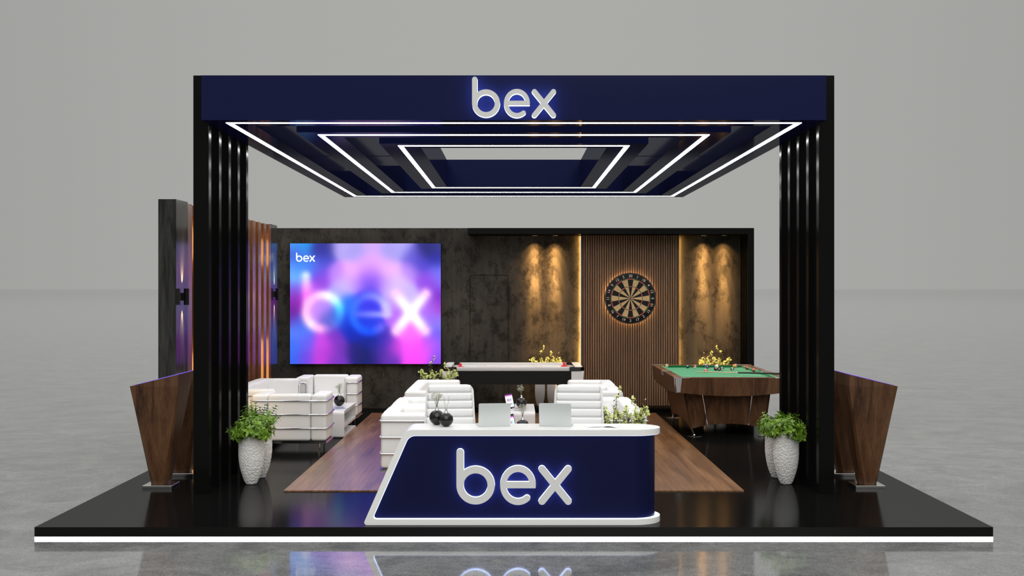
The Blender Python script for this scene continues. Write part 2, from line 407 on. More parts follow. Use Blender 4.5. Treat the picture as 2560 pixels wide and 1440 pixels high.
        d, tt = seg(px, py, 770, 820, 1060, 825); c = over(c, mixc((90,105,250), (195,185,255), tt), d, .75, 38)
        for s_ in ((1160,620,1450,985), (1455,620,1165,985)):
            d, tt = seg(px, py, *s_); e = abs(tt-.5)*2; c = over(c, mixc((255,255,255), (255,205,250), e**3), d, 1.0, 58)
        return c
    NX, NY = 150, 120; vs = []; cols = []
    for j in range(NY+1):
        for i in range(NX+1):
            u, v = i/NX, j/NY
            vs.append((-w+2*w*u, 0.002, SZ1+(SZ0-SZ1)*v))
            cc = colour(100+1508*u, 113+1207*v); cols += [*lin(tuple(max(0, min(255, q)) for q in cc)), 1.0]
    fs = [(j*(NX+1)+i, (j+1)*(NX+1)+i, (j+1)*(NX+1)+i+1, j*(NX+1)+i+1) for j in range(NY) for i in range(NX)]
    me = bpy.data.meshes.new('display'); me.from_pydata(vs, [], fs)
    at = me.color_attributes.new('picture', 'FLOAT_COLOR', 'POINT'); at.data.foreach_set('color', cols)
    m = bpy.data.materials.new('screen_picture'); m.use_nodes = True; nt = NT(m)
    b = nt.n['Principled BSDF']; b.inputs['Base Color'].default_value = (.01,.01,.01,1); b.inputs['Roughness'].default_value = .35
    an = nt.add('ShaderNodeVertexColor', layer_name='picture')
    nt.l.new(an.outputs[0], b.inputs['Emission Color']); b.inputs['Emission Strength'].default_value = 1.13; b.inputs['Specular IOR Level'].default_value = .05
    me.materials.append(m); o = bpy.data.objects.new('display', me); COL.objects.link(o); o.parent = t
    return t
SCREEN = build_screen()

# ------------------------------------------------------------------ "bex" lettering (units: 1 = 1 px of the counter sign, baseline 0, left 0)
def letter_shapes():
    out = []
    # b
    cx, cy, Ro, Ri = 48.0, 49.0, 48.0, 29.8
    ang = math.degrees(math.acos((18.8-cx)/Ro))         # where the stem's right side meets the bowl
    o = [(0.0, cy)] + arc(9.4, 131.0, 9.4, 180, 0, 14)[0:] + [(18.8, cy+math.sin(R(ang))*Ro)] + arc(cx, cy, Ro, ang, -180, 60)[1:-1]
    out.append((list(reversed(o)), [arc(cx, cy, Ri, 0, 360, 48)[:-1]]))
    # e
    cx, cy, rx, ry, ix, iy = 153.9, 49.0, 44.6, 49.5, 29.0, 33.0
    zb, zt = 41.5, 58.0
    a0 = math.degrees(math.asin((zb-cy)/ry)); a1 = 360-52
    b0 = math.degrees(math.asin((zb-cy)/iy))
    o = arc(cx, cy, rx, a0, a1, 60, ry)
    pe = Vector(o[-1]); pi_ = Vector((cx+ix*math.cos(R(a1)), cy+iy*math.sin(R(a1)))); mid = (pe+pi_)/2; rad = (pe-pi_).length/2
    dirv = math.degrees(math.atan2(pe.y-mid.y, pe.x-mid.x))
    o += [(mid.x+rad*math.cos(R(dirv+180*i/10)), mid.y+rad*math.sin(R(dirv+180*i/10))) for i in range(1, 10)]
    o += arc(cx, cy, ix, a1, 180-b0, 40, iy)
    c0 = math.degrees(math.asin((zt-cy)/iy))
    out.append((o, [arc(cx, cy, ix, c0, 180-c0, 30, iy)]))
    # x
    x0, x1, z0, z1, h = 214.0, 279.4, 8.8, 89.2, 8.9
    cx, cz = (x0+x1)/2, (z0+z1)/2; th = math.degrees(math.atan2(z1-z0, x1-x0)); L = math.hypot(x1-x0, z1-z0)/2
    o = []
    arms = [th, 180-th, 180+th, 360-th]
    for i, a in enumerate(arms):
        e = (cx+L*math.cos(R(a)), cz+L*math.sin(R(a)))
        o += arc(e[0], e[1], h, a-90, a+90, 12)
        nb = arms[(i+1) % 4] + (360 if i == 3 else 0); half = (nb-a)/2; dd = h/math.sin(R(half)); am = a+half
        o.append((cx+dd*math.cos(R(am)), cz+dd*math.sin(R(am))))
    out.append((o, []))
    return out
LET = letter_shapes()
def sign_letters(parent, x0, z0, sc, yf, thick, mats, side=1, name='letter'):
    """front face at y = yf, body goes back to yf+thick"""
    for poly, holes in LET:
        b = MB(); b.prism(poly, lambda u, v, w: (x0+u*sc, w, z0+v*sc), yf, yf+thick, 0, holes, side_mi=side)
        b.build(name, mats, parent, smooth=False)
sc_ = (787-740)*20.5/F/288
sign_letters(SCREEN, wx(740, 20.49)-SCREEN.location.x, wz(654.5, 20.49), sc_, -.006, .006, [mat('screen_logo_glow', (.1,.1,.1), .5, emit=(.82,.97,1), strength=1.3)], side=0, name='logo_letter')

# ------------------------------------------------------------------ right part of the back wall
pt = thing('portal_frame', 'black frame projecting over and beside the dartboard wall', 'frame', (0, 20.25, 0))
MB().box(-.74, 3.856, -.35, .349, 2.867, 2.963).build('beam', M_BLACK, pt, smooth=False)
MB().box(3.775, 3.856, -.35, .349, 0.0, 2.867).build('column', M_BLACK, pt, smooth=False)
for k in range(4):
    MB().box(3.757, 3.775, -.35+.19*k, -.35+.19*k+.11, .06, 2.867).build('batten', M_BLACK, pt, smooth=False)
tag(MB().box(-.09, 3.757, 19.95, 20.6, 0, .06).build('trim_1', M_BLACK, smooth=False), kind='structure')
for i, px in enumerate((1337, 1388, 1760, 1811)):
    X = wx(px, 20.47)
    lab = ['outer left', 'inner left', 'inner right', 'outer right'][i]
    t = thing('downlight', 'small recessed downlight in the black beam, %s of the dartboard' % {'outer left':'farther one left','inner left':'nearer one left','inner right':'nearer one right','outer right':'farther one right'}[lab], 'ceiling light', (X, 20.47, 2.867), group='downlights in the black beam')
    MB().lathe([(.028, -.004), (.040, -.004), (.040, .0), (.028, .0)], 24).build('trim_ring', M_ALU, t)
    MB().lathe([(0, -.003), (.028, -.003), (.028, -.001), (0, -.001)], 20).build('lamp_lens', M_LAMP, t)
    for en, cone, tilt in ((45, 95, 4), (170, 52, 10), (560, 29, 8.5), (2300, 15, 6)):
        L = bpy.data.lights.new('downlight_beam', 'SPOT'); L.energy = en; L.color = (1, .54, .17); L.spot_size = R(cone); L.spot_blend = 1.0; L.shadow_soft_size = .012
        lo = bpy.data.objects.new('downlight_beam', L); COL.objects.link(lo); lo.parent = t; lo.location = (0, 0.0, -.012); lo.rotation_euler = (R(tilt), 0, 0)
# slatted panel
PX0, PX1 = wx(1451.5, 20.45), wx(1699, 20.45)
pn = thing('slatted_panel', 'brown wooden panel of narrow vertical slats behind the dartboard', 'wall panel', ((PX0+PX1)/2, 20.5, .06))
w = (PX1-PX0)/2; H = 2.867-.06
MB().box(-w, w, -.02, .004, 0, H).box(-w+.04, w-.04, .004, .099, 0, H).build('backing_board', M_SLATBACK, pn, smooth=False)
b = MB(); NS = 42; pitch = 2*w/NS
for k in range(NS): b.box(-w+pitch*k+pitch*.18, -w+pitch*k+pitch*.82, -.05, -.02, 0, H)
b.build('slats', M_SLAT, pn, smooth=False)
for sg in (-1, 1):
    tag(MB().box(min(sg*(w-.014), sg*(w-.004)), max(sg*(w-.014), sg*(w-.004)), .070, .096, .0, H-.01).build('led_strip', M_WARM, pn, smooth=False), 'warm glowing strip along the panel edge')

# dartboard
def dartboard():
    RR = .423
    t = thing('dartboard', 'very large round dartboard glowing at its rim on the slatted panel', 'dartboard', (wx(1576, 20.39), 20.39, wz(746, 20.39)))
    def ring(r0, r1, a0, a1, n, y, mb, mi):
        p = arc(0, 0, r1, a0, a1, n) + (list(reversed(arc(0, 0, r0, a0, a1, n))) if r0 > 1e-5 else [(0, 0)])
        mb.add([(u, y, v) for u, v in p], [tuple(range(len(p)))] if r0 <= 1e-5 else [(i, i+1, 2*n+1-i-1, 2*n+1-i) for i in range(n)], mi)
    rot = Matrix.Rotation(R(90), 4, 'X')
    b = MB(); b.lathe([(0, -.03), (RR, -.03), (RR, .005), (RR-.012, .012), (0, .012)], 96)
    b.v = [tuple(rot @ Vector(v)) for v in b.v]; b.build('board', mat('board_black', (.006,.006,.006), .6, spec=.2), t)
    b = MB(); b.lathe([(RR-.06, -.048), (RR-.035, -.048), (RR-.035, -.03), (RR-.06, -.03)], 96); b.v = [tuple(rot @ Vector(v)) for v in b.v]
    b.v = [(x, y, z) for x, y, z in b.v]; tag(b.build('led_ring', M_WARMD, t), 'warm glowing ring behind the board')
    sisal = noisy('sisal', (.42, .26, .11), (.62, .42, .2), scale=60, rough=(.8, .9), bump=0)
    red = mat('board_red', (.42, .012, .012), .6); green = mat('board_green', (.03, .10, .012), .6); blk = MATS['board_black']
    f = MB(); y = -.0135
    for k in range(20):
        a0 = 81+18*k; dark = (k % 2 == 0)
        for r0, r1, mi in ((.055, .445, 2 if dark else 3), (.445, .475, 0 if dark else 1), (.475, .732, 2 if dark else 3), (.732, .768, 0 if dark else 1)):
            ring(r0*RR, r1*RR, a0, a0+18, 6, y, f, mi)
    ring(.03*RR, .055*RR, 0, 360, 24, y, f, 1); ring(0, .03*RR, 0, 359.9, 24, y, f, 0)
    o = f.build('playing_field', [red, green, blk, sisal], t, smooth=False, recalc=False)
    wm = mat('board_wire', (.38, .30, .24), .4)
    b = MB()
    for r in (.03, .055, .445, .475, .732, .768): b.tube([(r*RR*math.cos(2*PI*i/64), -.015, r*RR*math.sin(2*PI*i/64)) for i in range(64)], .0011, 4, closed=True)
    b.tube([(.975*RR*math.cos(2*PI*i/96), -.0135, .975*RR*math.sin(2*PI*i/96)) for i in range(96)], .0016, 4, closed=True)
    for k in range(20):
        a = R(81+18*k); b.tube([(.055*RR*math.cos(a), -.015, .055*RR*math.sin(a)), (.80*RR*math.cos(a), -.015, .80*RR*math.sin(a))], .0009, 4)
    b.build('wire', wm, t)
    nums = [20,1,18,4,13,6,10,15,2,17,3,19,7,16,8,11,14,9,12,5]
    nm = mat('board_numeral', (.52, .42, .33), .5)
    for k, num in enumerate(nums):
        cu = bpy.data.curves.new('numeral', 'FONT'); cu.body = str(num); cu.size = .062; cu.align_x = 'CENTER'; cu.align_y = 'CENTER'; cu.offset = .0008; cu.extrude = .0006
        tmp = bpy.data.objects.new('tmp', cu); COL.objects.link(tmp)
        bpy.context.view_layer.update()
        me = bpy.data.meshes.new_from_object(tmp.evaluated_get(bpy.context.evaluated_depsgraph_get())); bpy.data.objects.remove(tmp)
        a = 90-18*k; an = (a+360) % 360
        rot_in = (a-90) if not (180 < an < 360) else (a+90)
        if an == 0: rot_in = -90
        me.transform(Matrix.Translation((.868*RR*math.cos(R(a)), -.014, .868*RR*math.sin(R(a)))) @ Matrix.Rotation(R(90), 4, 'X') @ Matrix.Rotation(R(rot_in), 4, 'Z'))
        me.materials.clear(); me.materials.append(nm); me.name = 'numeral'
        o = bpy.data.objects.new('numeral', me); COL.objects.link(o); o.parent = t
dartboard()

# ------------------------------------------------------------------ canopy
CH = 1.593; ZS = CAMZ + CH; ZT = 4.017
cn = thing('canopy', 'large navy blue canopy of nested rectangular frames with white light lines', 'canopy', (0, 16.75, ZS))
rings = [(2.964, 2.535, 11.76, 12.19, 21.75, 21.32), (2.224, 1.797, 12.69, 13.12, 20.86, 20.43), (1.485, 1.054, 13.68, 14.10, 19.90, 19.48)]
for xo, xi, fo, fi, ro, ri in rings:
    fo, fi, ro, ri = fo-16.75, fi-16.75, ro-16.75, ri-16.75; h = ZT-ZS
    outer = [(-xo, fo), (xo, fo), (xo, ro), (-xo, ro)]; inner = [(-xi, fi), (xi, fi), (xi, ri), (-xi, ri)]
    # upright fascias plus soffit, ring open on top of the soffit as one hollow box section
    b = MB(); b.prism(outer, lambda u, v, w_: (u, v, w_), 0, h, 0, [list(reversed(inner))]); fr = b.build('frame_ring', M_NAVY, cn, smooth=False)
    xm = (xo+xi)/2; fm = (fo+fi)/2; rm = (ro+ri)/2; q = .026
    b = MB(); o2 = [(-xm-q, fm-q), (xm+q, fm-q), (xm+q, rm+q), (-xm-q, rm+q)]; i2 = [(-xm+q, fm+q), (xm-q, fm+q), (xm-q, rm-q), (-xm+q, rm-q)]
    b.prism(o2, lambda u, v, w_: (u, v, w_), -.003, .002, 0, [list(reversed(i2))]); tag(b.build('led_line', M_LED, fr, smooth=False), 'white glowing line in the underside')
for sg in (-1, 1):
    for (xa, xb) in ((2.20, 2.56), (1.46, 1.82)):
        for y in (14.6, 18.9):
            MB().box(min(sg*xa, sg*xb), max(sg*xa, sg*xb), y-16.75-.005, y-16.75+.005, h-.012, h-.002).build('tie_bar', M_NAVY, cn, smooth=False)
# fascia sign
scF = (1390-1180)*11.70/F/288
sg_ = thing('fascia_sign', 'backlit grey letters reading bex on the navy canopy fascia', 'sign', (wx(1180, 11.70), 11.70, wz(294, 11.70)))
sign_letters(sg_, 0, 0, scF, 0, .05, [M_LETTER, M_LEDBLUE])
for i, (u, v) in enumerate(((9, 120), (48, 8), (154, 8), (247, 49))):
    MB().box(u*scF-.006, u*scF+.006, .05, .0595, v*scF-.006, v*scF+.006).build('standoff', M_STEEL, sg_, smooth=False)

# pillars of fins
for sg, lab in ((-1, 'black pillar of five upright fins carrying the canopy, left side'), (1, 'black pillar of five upright fins carrying the canopy, right side')):
    t = thing('fin_pillar', lab, 'pillar', (sg*3.04, 12.9, 0), group='black fin pillars')
    for k in range(5):
        y = 12.05+.4226*k-12.9
        MB().box(-.075, .075, y, y+.104, 0, 4.066, bev=.002, seg=1).build('fin', M_BLACK, t, smooth=False)

# ------------------------------------------------------------------ reception counter
ct = thing('reception_counter', 'white and navy reception counter with slanted left end and glowing bex letters', 'counter', (0, 10.46, 0))
T = .049; YD = .49; XR = 1.015; ZH = .8025
def corner(p0, p1, p2, r, n=8):
    p0, p1, p2 = Vector(p0), Vector(p1), Vector(p2); a = (p0-p1).normalized(); b = (p2-p1).normalized(); half = a.angle(b)/2
    dd = r/math.tan(half); c = p1+(a+b).normalized()*(r/math.sin(half)); s = p1+a*dd; e = p1+b*dd
    a0 = math.atan2(s.y-c.y, s.x-c.x); a1 = math.atan2(e.y-c.y, e.x-c.x); da = (a1-a0+PI) % (2*PI)-PI
    return [(c.x+r*math.cos(a0+da*i/n), c.y+r*math.sin(a0+da*i/n)) for i in range(n+1)]
slope = (.751-.02)/(-.943+1.265)
def xl(z, off=0): return -1.265+(z-.02)/slope+off
outer = [(XR, ZH)] + corner((XR, ZH), (xl(ZH), ZH), (xl(0), 0), .10) + corner((xl(ZH), ZH), (xl(0), 0), (XR, 0), .022, 5) + [(XR, 0)]
ho = .057
inner = [(XR, T)] + corner((XR, T), (xl(T, ho), T), (xl(ZH-T, ho), ZH-T), .022, 5) + corner((xl(T, ho), T), (xl(ZH-T, ho), ZH-T), (XR, ZH-T), .085) + [(XR, ZH-T)]
b = MB()
b.prism(outer+inner, lambda u, v, w_: (u, w_, v), 0, YD)
hd = arc(XR, YD/2, YD/2, -90, 90, 28)
for z0_, z1_ in ((0, T), (ZH-T, ZH)): b.prism(hd, lambda u, v, w_: (u, v, w_), z0_, z1_)
b.build('counter_shell', M_COUNTER, ct, angle=30)
ins = .045
body = list(reversed(inner))
b = MB()
bodyp = [(XR, T+.0)] + inner[1:-1] + [(XR, ZH-T)]
b.prism(bodyp, lambda u, v, w_: (u, w_, v), ins, YD-ins)
b.prism(arc(XR, YD/2, YD/2-ins, -90, 90, 28), lambda u, v, w_: (u, v, w_), T, ZH-T)
b.build('counter_body', M_NAVYC, ct, angle=30)
# led lining round the recess (thin strip on the shell's inner faces, in front of the body)
b = MB()
e = .0025
inn2 = [(u, v) for u, v in inner]
def offs(pts, d):
    out = []
    for i, p in enumerate(pts):
        a = Vector(pts[max(i-1, 0)]); c = Vector(pts[min(i+1, len(pts)-1)]); t_ = (c-a).normalized(); out.append((p[0]+t_.y*d, p[1]-t_.x*d))
    return out
o2 = offs(inner, e)
vs = [(u, .004, v) for u, v in inner]+[(u, ins-.001, v) for u, v in inner]+[(u, .004, v) for u, v in o2]+[(u, ins-.001, v) for u, v in o2]
n = len(inner); fs = []
for i in range(n-1):
    fs += [(2*n+i, 2*n+i+1, 3*n+i+1, 3*n+i), (i, i+1, n+i+1, n+i), (i, i+1, 2*n+i+1, 2*n+i), (n+i, n+i+1, 3*n+i+1, 3*n+i)]
b.add(vs, fs)
for z0_, z1_ in ((T, T+e), (ZH-T-e, ZH-T)):
    po = arc(XR, YD/2, YD/2-.004, -90, 90, 28); pi2 = arc(XR, YD/2, YD/2-ins+.001, -90, 90, 28)
    b.prism(po+list(reversed(pi2)), lambda u, v, w_: (u, v, w_), z0_, z1_)
tag(b.build('led_strip', M_LEDCNT, ct, smooth=False), 'white glowing strip round the blue front')
scC = 288*10.47/F/288
sign_letters(ct, wx(1141, 10.47), wz(1262, 10.47), scC, .005, .036, [M_LETTER, M_LEDBLUE])

# ------------------------------------------------------------------ kiosks
def kiosk(X, Y, sg, label):
    """sg=-1: display slopes down to the left"""
    t = thing('touchscreen_kiosk', label, 'kiosk', (X, Y, 0), group='walnut touchscreen kiosks')
    MB().box(-.148, .148, -.145, .145, 0, .032, bev=.002, seg=1).build('base_plate', M_STEEL, t, smooth=False)
    h = .24; zt = 1.028; c = .045; bq = .087; zb = .032
    top = [(-h,-h,zt),(h,-h,zt),(h,h,zt),(-h,h,zt)]
    bot = [(-bq+c,-bq,zb),(bq-c,-bq,zb),(bq,-bq+c,zb),(bq,bq-c,zb),(bq-c,bq,zb),(-bq+c,bq,zb),(-bq,bq-c,zb),(-bq,-bq+c,zb)]
    fs = [(0,1,5,4),(1,6,5),(1,2,7,6),(2,8,7),(2,3,9,8),(3,10,9),(3,0,11,10),(0,4,11),tuple(range(4,12)),(3,2,1,0)]
    MB().add(top+bot, fs).build('tapered_body', M_WALNUT, t, smooth=False)
    zi = 1.146
    zl, zr = (zt+.001, zi) if sg < 0 else (zi, zt+.001)
    vs = [(-h,-h,zt),(h,-h,zt),(h,h,zt),(-h,h,zt),(-h,-h,zl),(h,-h,zr),(h,h,zr),(-h,h,zl)]
    MB().add(vs, [(3,2,1,0),(4,5,6,7),(0,1,5,4),(1,2,6,5),(2,3,7,6),(3,0,4,7)]).build('sloped_top', M_WALNUT, t, smooth=False)
    a = math.atan2(zi-zt, 2*h)*(-sg)
    xf = Matrix.Translation((0, 0, (zl+zr)/2)) @ Matrix.Rotation(-a, 4, 'Y')
    L = h/math.cos(a)
    MB().box(-L+.03, L-.004 if sg < 0 else L-.03, -h+.02, h-.02, -.004, .004, xf=xf).build('display', mat('kiosk_display', (.01,.01,.02), .15, emit=(.22,.12,.80), strength=.9), t, smooth=False)
kiosk(-3.55, 12.48, -1, 'walnut touchscreen kiosk on steel foot, left side, nearer of the two')
kiosk(-3.55, 13.29, -1, 'walnut touchscreen kiosk on steel foot, left side, mostly behind the pillar')
kiosk(3.55, 12.48, 1, 'walnut touchscreen kiosk on steel foot, right side, nearer of the two')
kiosk(3.55, 13.29, 1, 'walnut touchscreen kiosk on steel foot, right side, farther one beside the pillar')

# ------------------------------------------------------------------ plants
def leaf(mb, p, d, up, L, W, curl=.25, mi=0):
    d = d.normalized(); s = d.cross(up); s = s.normalized() if s.length > 1e-4 else d.orthogonal().normalized(); n = s.cross(d)
    pts = []
    for t, wd in ((0, .06), (.28, .85), (.55, 1.0), (.8, .55), (1.0, 0)):
        c = p + d*(L*t) - n*(curl*L*t*t)
        pts.append((c, wd*W/2))
    vs = []
    for c, hw in pts: vs += [c - s*hw + n*hw*.35, c, c + s*hw + n*hw*.35]
    fs = []
    for i in range(len(pts)-1):
        a = i*3; fs += [(a, a+1, a+4, a+3), (a+1, a+2, a+5, a+4)]
    mb.add(vs, fs, mi)
def basil(seed, upright=False, R0=.19):
    rnd = random.Random(seed); lf = MB(); st = MB()
    n = 44 if not upright else 28
    for i in range(n):
        az = 2*PI*(i*.618+rnd.random()*.1); pol = (rnd.random()**.6)*R(78 if not upright else 48)
        L = (.16+.06*rnd.random()) if not upright else .22+.10*rnd.random()*(1.3-pol)
        base = Vector((.07*math.cos(az)*rnd.random(), .07*math.sin(az)*rnd.random(), 0))
        dv = Vector((math.sin(pol)*math.cos(az), math.sin(pol)*math.sin(az), math.cos(pol)))
        NK = 10 if upright else 8
        pts = [base + dv*(L*k/NK) + Vector((0, 0, -.10*math.sin(pol)*(k/NK)**2*L*2)) for k in range(NK+1)]
        st.tube(pts, .0022, 4)
        rot = rnd.random()*PI
        for k in range(1 if upright else 2, NK+1):
            tdir = (pts[k]-pts[k-1]).normalized(); u = tdir.orthogonal().normalized(); w_ = tdir.cross(u)
            sz = (.058 if k < NK else .042)*(.8+.4*rnd.random())*(.72 if upright else 1)
            for j in range(4 if k < NK else 5):
                a = rot + k*PI/2*1.1 + j*PI/2 + rnd.uniform(-.3,.3)
                out = (u*math.cos(a)+w_*math.sin(a)); d = out*(1.0 if k < NK else .7)+tdir*(.55 if k < NK else 1)
                leaf(lf, pts[k], d, tdir, sz, sz*.44, .25+.35*rnd.random())
    return lf, st
def pebble(seed, Hh, prof):
    rnd = random.Random(seed); cell = .0190; nv = int(Hh/cell*1.25)
    cells = {}
    for j in range(nv+1):
        v = (j+.5)*Hh/nv; r = prof(v); nu = max(8, int(2*PI*r/cell*.95))
        cells[j] = (nu, [((i+.5*(j % 2)+rnd.uniform(-.22,.22))/nu*2*PI, v+rnd.uniform(-.2,.2)*Hh/nv, rnd.uniform(.75,1.15)) for i in range(nu)])
    def disp(a, z, i):
        if z > Hh-.006 or z < .006: return 0
        j = int(z/Hh*nv); best = 0
        for jj in (j-1, j, j+1):
            if jj in cells:
                nu, lst = cells[jj]; k = int(a/(2*PI)*nu)
                for kk in (k-1, k, k+1):
                    ca, cv, cr = lst[kk % nu]; da = (a-ca+PI) % (2*PI)-PI
                    d = math.hypot(da*prof(z), (z-cv)*1.05)/(cell*.62*cr)
                    if d < 1: best = max(best, math.sqrt(1-d*d)*cr)
        return best*.0062
    return disp
def vprof(Hh, top, mx, bt):
    def p(z):
        t = z/Hh
        if t > .62: return mx+(top-mx)*((t-.62)/.38)**2
        return bt+(mx-bt)*math.sin(PI/2*(t/.62)**.85)
    return p
def big_vase_mesh():
    Hh = .525; p = vprof(Hh, .120, .124, .048); dsp = pebble(4, Hh, p); N = 170
    prof = [(p(Hh*i/190), Hh*i/190) for i in range(191)]; b = MB(); n = 270
    b.lathe(prof, n, disp=dsp)
    b.f.pop(); b.m.pop()    # open the mouth
    b.lathe([(.121, Hh-.001), (.118, Hh+.003), (.112, Hh), (.108, Hh-.05), (0, Hh-.05)], 64)
    return b
vb = big_vase_mesh()
def planter(X, Y, label, lf, st, first):
    t = thing('planter', label, 'potted plant', (X, Y, 0), group='pebbled white planters')
    if first: PL['vase'] = vb.build('vase', M_POT, t, angle=80)
    else:
        c = PL['vase'].copy(); COL.objects.link(c); c.parent = t; c.rotation_euler = (0, 0, X*3+Y*5)
    MB().lathe([(0, .478), (.109, .478), (.109, .485), (0, .485)], 24).build('soil', M_SOIL, t)
    lf.build('foliage', M_LEAF, t, recalc=False, loc=(0,0,.49), smooth=True, angle=75); st.build('stems', M_STEM, t, loc=(0,0,.485))
PL = {}
planter(-2.68, 12.66, 'bushy basil in a pebbled white vase, left side, nearer the viewer', *basil(1), True)
planter(-2.68, 13.08, 'tall basil sprigs in a pebbled white vase behind the left bushy one', *basil(2, True), False)
planter(2.78, 12.66, 'bushy basil in a pebbled white vase, right side, nearer the viewer', *basil(3), False)
planter(2.78, 13.08, 'bushy basil in a pebbled white vase, right side, partly hidden behind the other', *basil(5), False)

def flower_bunch(seed, lean):
    rnd = random.Random(seed); tw = MB(); lf = MB(); bl = MB()
    def blossom(c, r):
        nrm = Vector((rnd.uniform(-1,1), rnd.uniform(-1.2,.3), rnd.uniform(-.2,1))).normalized(); u = nrm.orthogonal().normalized(); w_ = nrm.cross(u)
        for k in range(5):
            a = 2*PI*k/5; d = u*math.cos(a)+w_*math.sin(a); s = nrm.cross(d)
            bl.add([c, c+d*r*.6+s*r*.38+nrm*r*.2, c+d*r*1.15+nrm*r*.3, c+d*r*.6-s*r*.38+nrm*r*.2], [(0,1,2,3)], 0)
        bl.add([c+nrm*r*.25+u*r*.28, c+nrm*r*.25+w_*r*.28, c+nrm*r*.25-u*r*.28, c+nrm*r*.25-w_*r*.28], [(0,1,2,3)], 1)
    def cluster(c, n, rad, r=.0115):
        for k in range(n):
            v = Vector((rnd.gauss(0,1), rnd.gauss(0,1), rnd.gauss(0,1))).normalized()*rad*rnd.uniform(.5,1)
            tw.tube([c, c+v*.9], .0007, 3); blossom(c+v, r*rnd.uniform(.8,1.2))
    def branch(p, d, L, depth):
        n = max(3, int(L/.035)); pts = [p.copy()]; rr = []
        for i in range(n):
            d = (d + Vector((rnd.uniform(-.4,.4), rnd.uniform(-.3,.3), rnd.uniform(-.1,.25)))).normalized()
            if abs(p.x) > .11 and p.x*d.x > 0: d.x *= -.3
            if d.z < 0: d.z = .1
            p = p+d*L/n; pts.append(p.copy())
        r0 = .0042 if depth == 0 else .0022
        tw.tube(pts, [r0*(1-.7*i/n) for i in range(n+1)], 5)
        for i in range(2, n+1):
            q = pts[i]
            if rnd.random() < .75:
                s = Vector((rnd.uniform(-1,1), rnd.uniform(-1,1), rnd.uniform(-.2,.7))).normalized()
                leaf(lf, q, s, Vector((0,0,1)), rnd.uniform(.028,.048), rnd.uniform(.018,.026), .3)
            if depth == 0 and i < n-1 and rnd.random() < .6:
                branch(q, (d+Vector((rnd.uniform(-1.2,1.2), rnd.uniform(-.6,.6), .2))).normalized(), rnd.uniform(.06,.15), 1)
            if i < n*.75 and rnd.random() < .6 and depth == 0: cluster(q+Vector((rnd.uniform(-.03,.03),rnd.uniform(-.02,.02),0)), 9, .034)
        if depth == 1: cluster(p, rnd.choice((0, 7, 10)), .028)
        else: cluster(p, 3, .012, .008)
    z0 = .36
    for k in range(4):
        a = lean+rnd.uniform(-.9,.9)
        branch(Vector((rnd.uniform(-.03,.03), rnd.uniform(-.02,.02), z0)), Vector((a*.42, rnd.uniform(-.2,.2), 1.0)).normalized(), (.60,.50,.42,.34)[k], 0)
    for k in range(19):
        q = Vector((rnd.uniform(-.125,.125)+lean*.05, rnd.uniform(-.07,.07), rnd.uniform(.55,.80) if k > 4 else rnd.uniform(.50,.64)))
        base = Vector((rnd.uniform(-.03,.03), rnd.uniform(-.03,.03), z0)); mid = base.lerp(q, .5)+Vector((rnd.uniform(-.02,.02), 0, -.01))
        tw.tube([base, mid, q], [.0025, .002, .0012], 5); cluster(q, 13, .034, .0135)
        for j in range(4): leaf(lf, mid.lerp(q, .2*j+.2), Vector((rnd.uniform(-1,1), rnd.uniform(-1,1), rnd.uniform(-.2,.7))).normalized(), Vector((0,0,1)), rnd.uniform(.034,.056), rnd.uniform(.024,.034), .3)
    return tw, lf, bl
FB = {}
def small_vase_mesh():
    Hh = .40; p = vprof(Hh, .078, .082, .042); b = MB()
    b.lathe([(p(Hh*i/100), Hh*i/100) for i in range(101)], 120, disp=lambda a, z, i: .0034*math.cos(a*30)*math.cos(z*2*PI/.016)*(1 if .01 < z < Hh-.01 else 0))
    b.f.pop(); b.m.pop(); b.lathe([(.079, Hh-.001), (.076, Hh+.002), (.070, Hh), (.068, Hh-.03), (0, Hh-.03)], 40)
    return b
def flower_vase(X, Y, Z, seed, lean, label, mir=1):
    t = thing('flower_vase', label, 'flower vase', (X, Y, Z), group='white woven vases with blossom twigs')
    if 'v' not in FB: FB['v'] = small_vase_mesh().build('vase', M_POT, t, angle=80)
    else: c = FB['v'].copy(); COL.objects.link(c); c.parent = t
    if seed not in FB:
        tw, lf, bl = flower_bunch(seed, lean)
        FB[seed] = (tw.build('twigs', M_TWIG, t), lf.build('leaves', M_LEAFD, t, recalc=False, smooth=False), bl.build('blossoms', [M_BLOSSOM, M_BLOSSOMC], t, recalc=False, smooth=False))
    else:
        for o in FB[seed]: c = o.copy(); COL.objects.link(c); c.parent = t; c.scale = (mir, 1, 1)
flower_vase(wx(1350, 20.42), 20.40, .06, 11, -.35, 'yellow blossom twigs in a white woven vase by the wall, left of a twin vase')
flower_vase(wx(1379.5, 20.42), 20.40, .06, 12, .45, 'yellow blossom twigs in a white woven vase beside the slatted panel, left of dartboard')
flower_vase(wx(1772, 20.42), 20.40, .06, 12, .45, 'yellow blossom twigs behind the pool table, left of the two bunches', -1)
flower_vase(wx(1802, 20.42), 20.40, .06, 11, -.35, 'yellow blossom twigs behind the pool table, right of the two bunches', -1)
flower_vase(wx(1075, 18.15), 18.15, .012, 11, -.35, 'pale green blossom twigs rising behind the white sofa under the screen corner')
flower_vase(wx(1117, 18.05), 18.05, .012, 12, .45, 'pale green blossom twigs in front of the hockey table left leg')
flower_vase(wx(1536, 12.5), 12.5, .012, 11, -.35, 'pale green blossom twigs behind the counter, nearer the right office chair')
flower_vase(wx(1583, 12.5), 12.5, .012, 12, .45, 'pale green blossom twigs behind the counter\'s rounded right end')

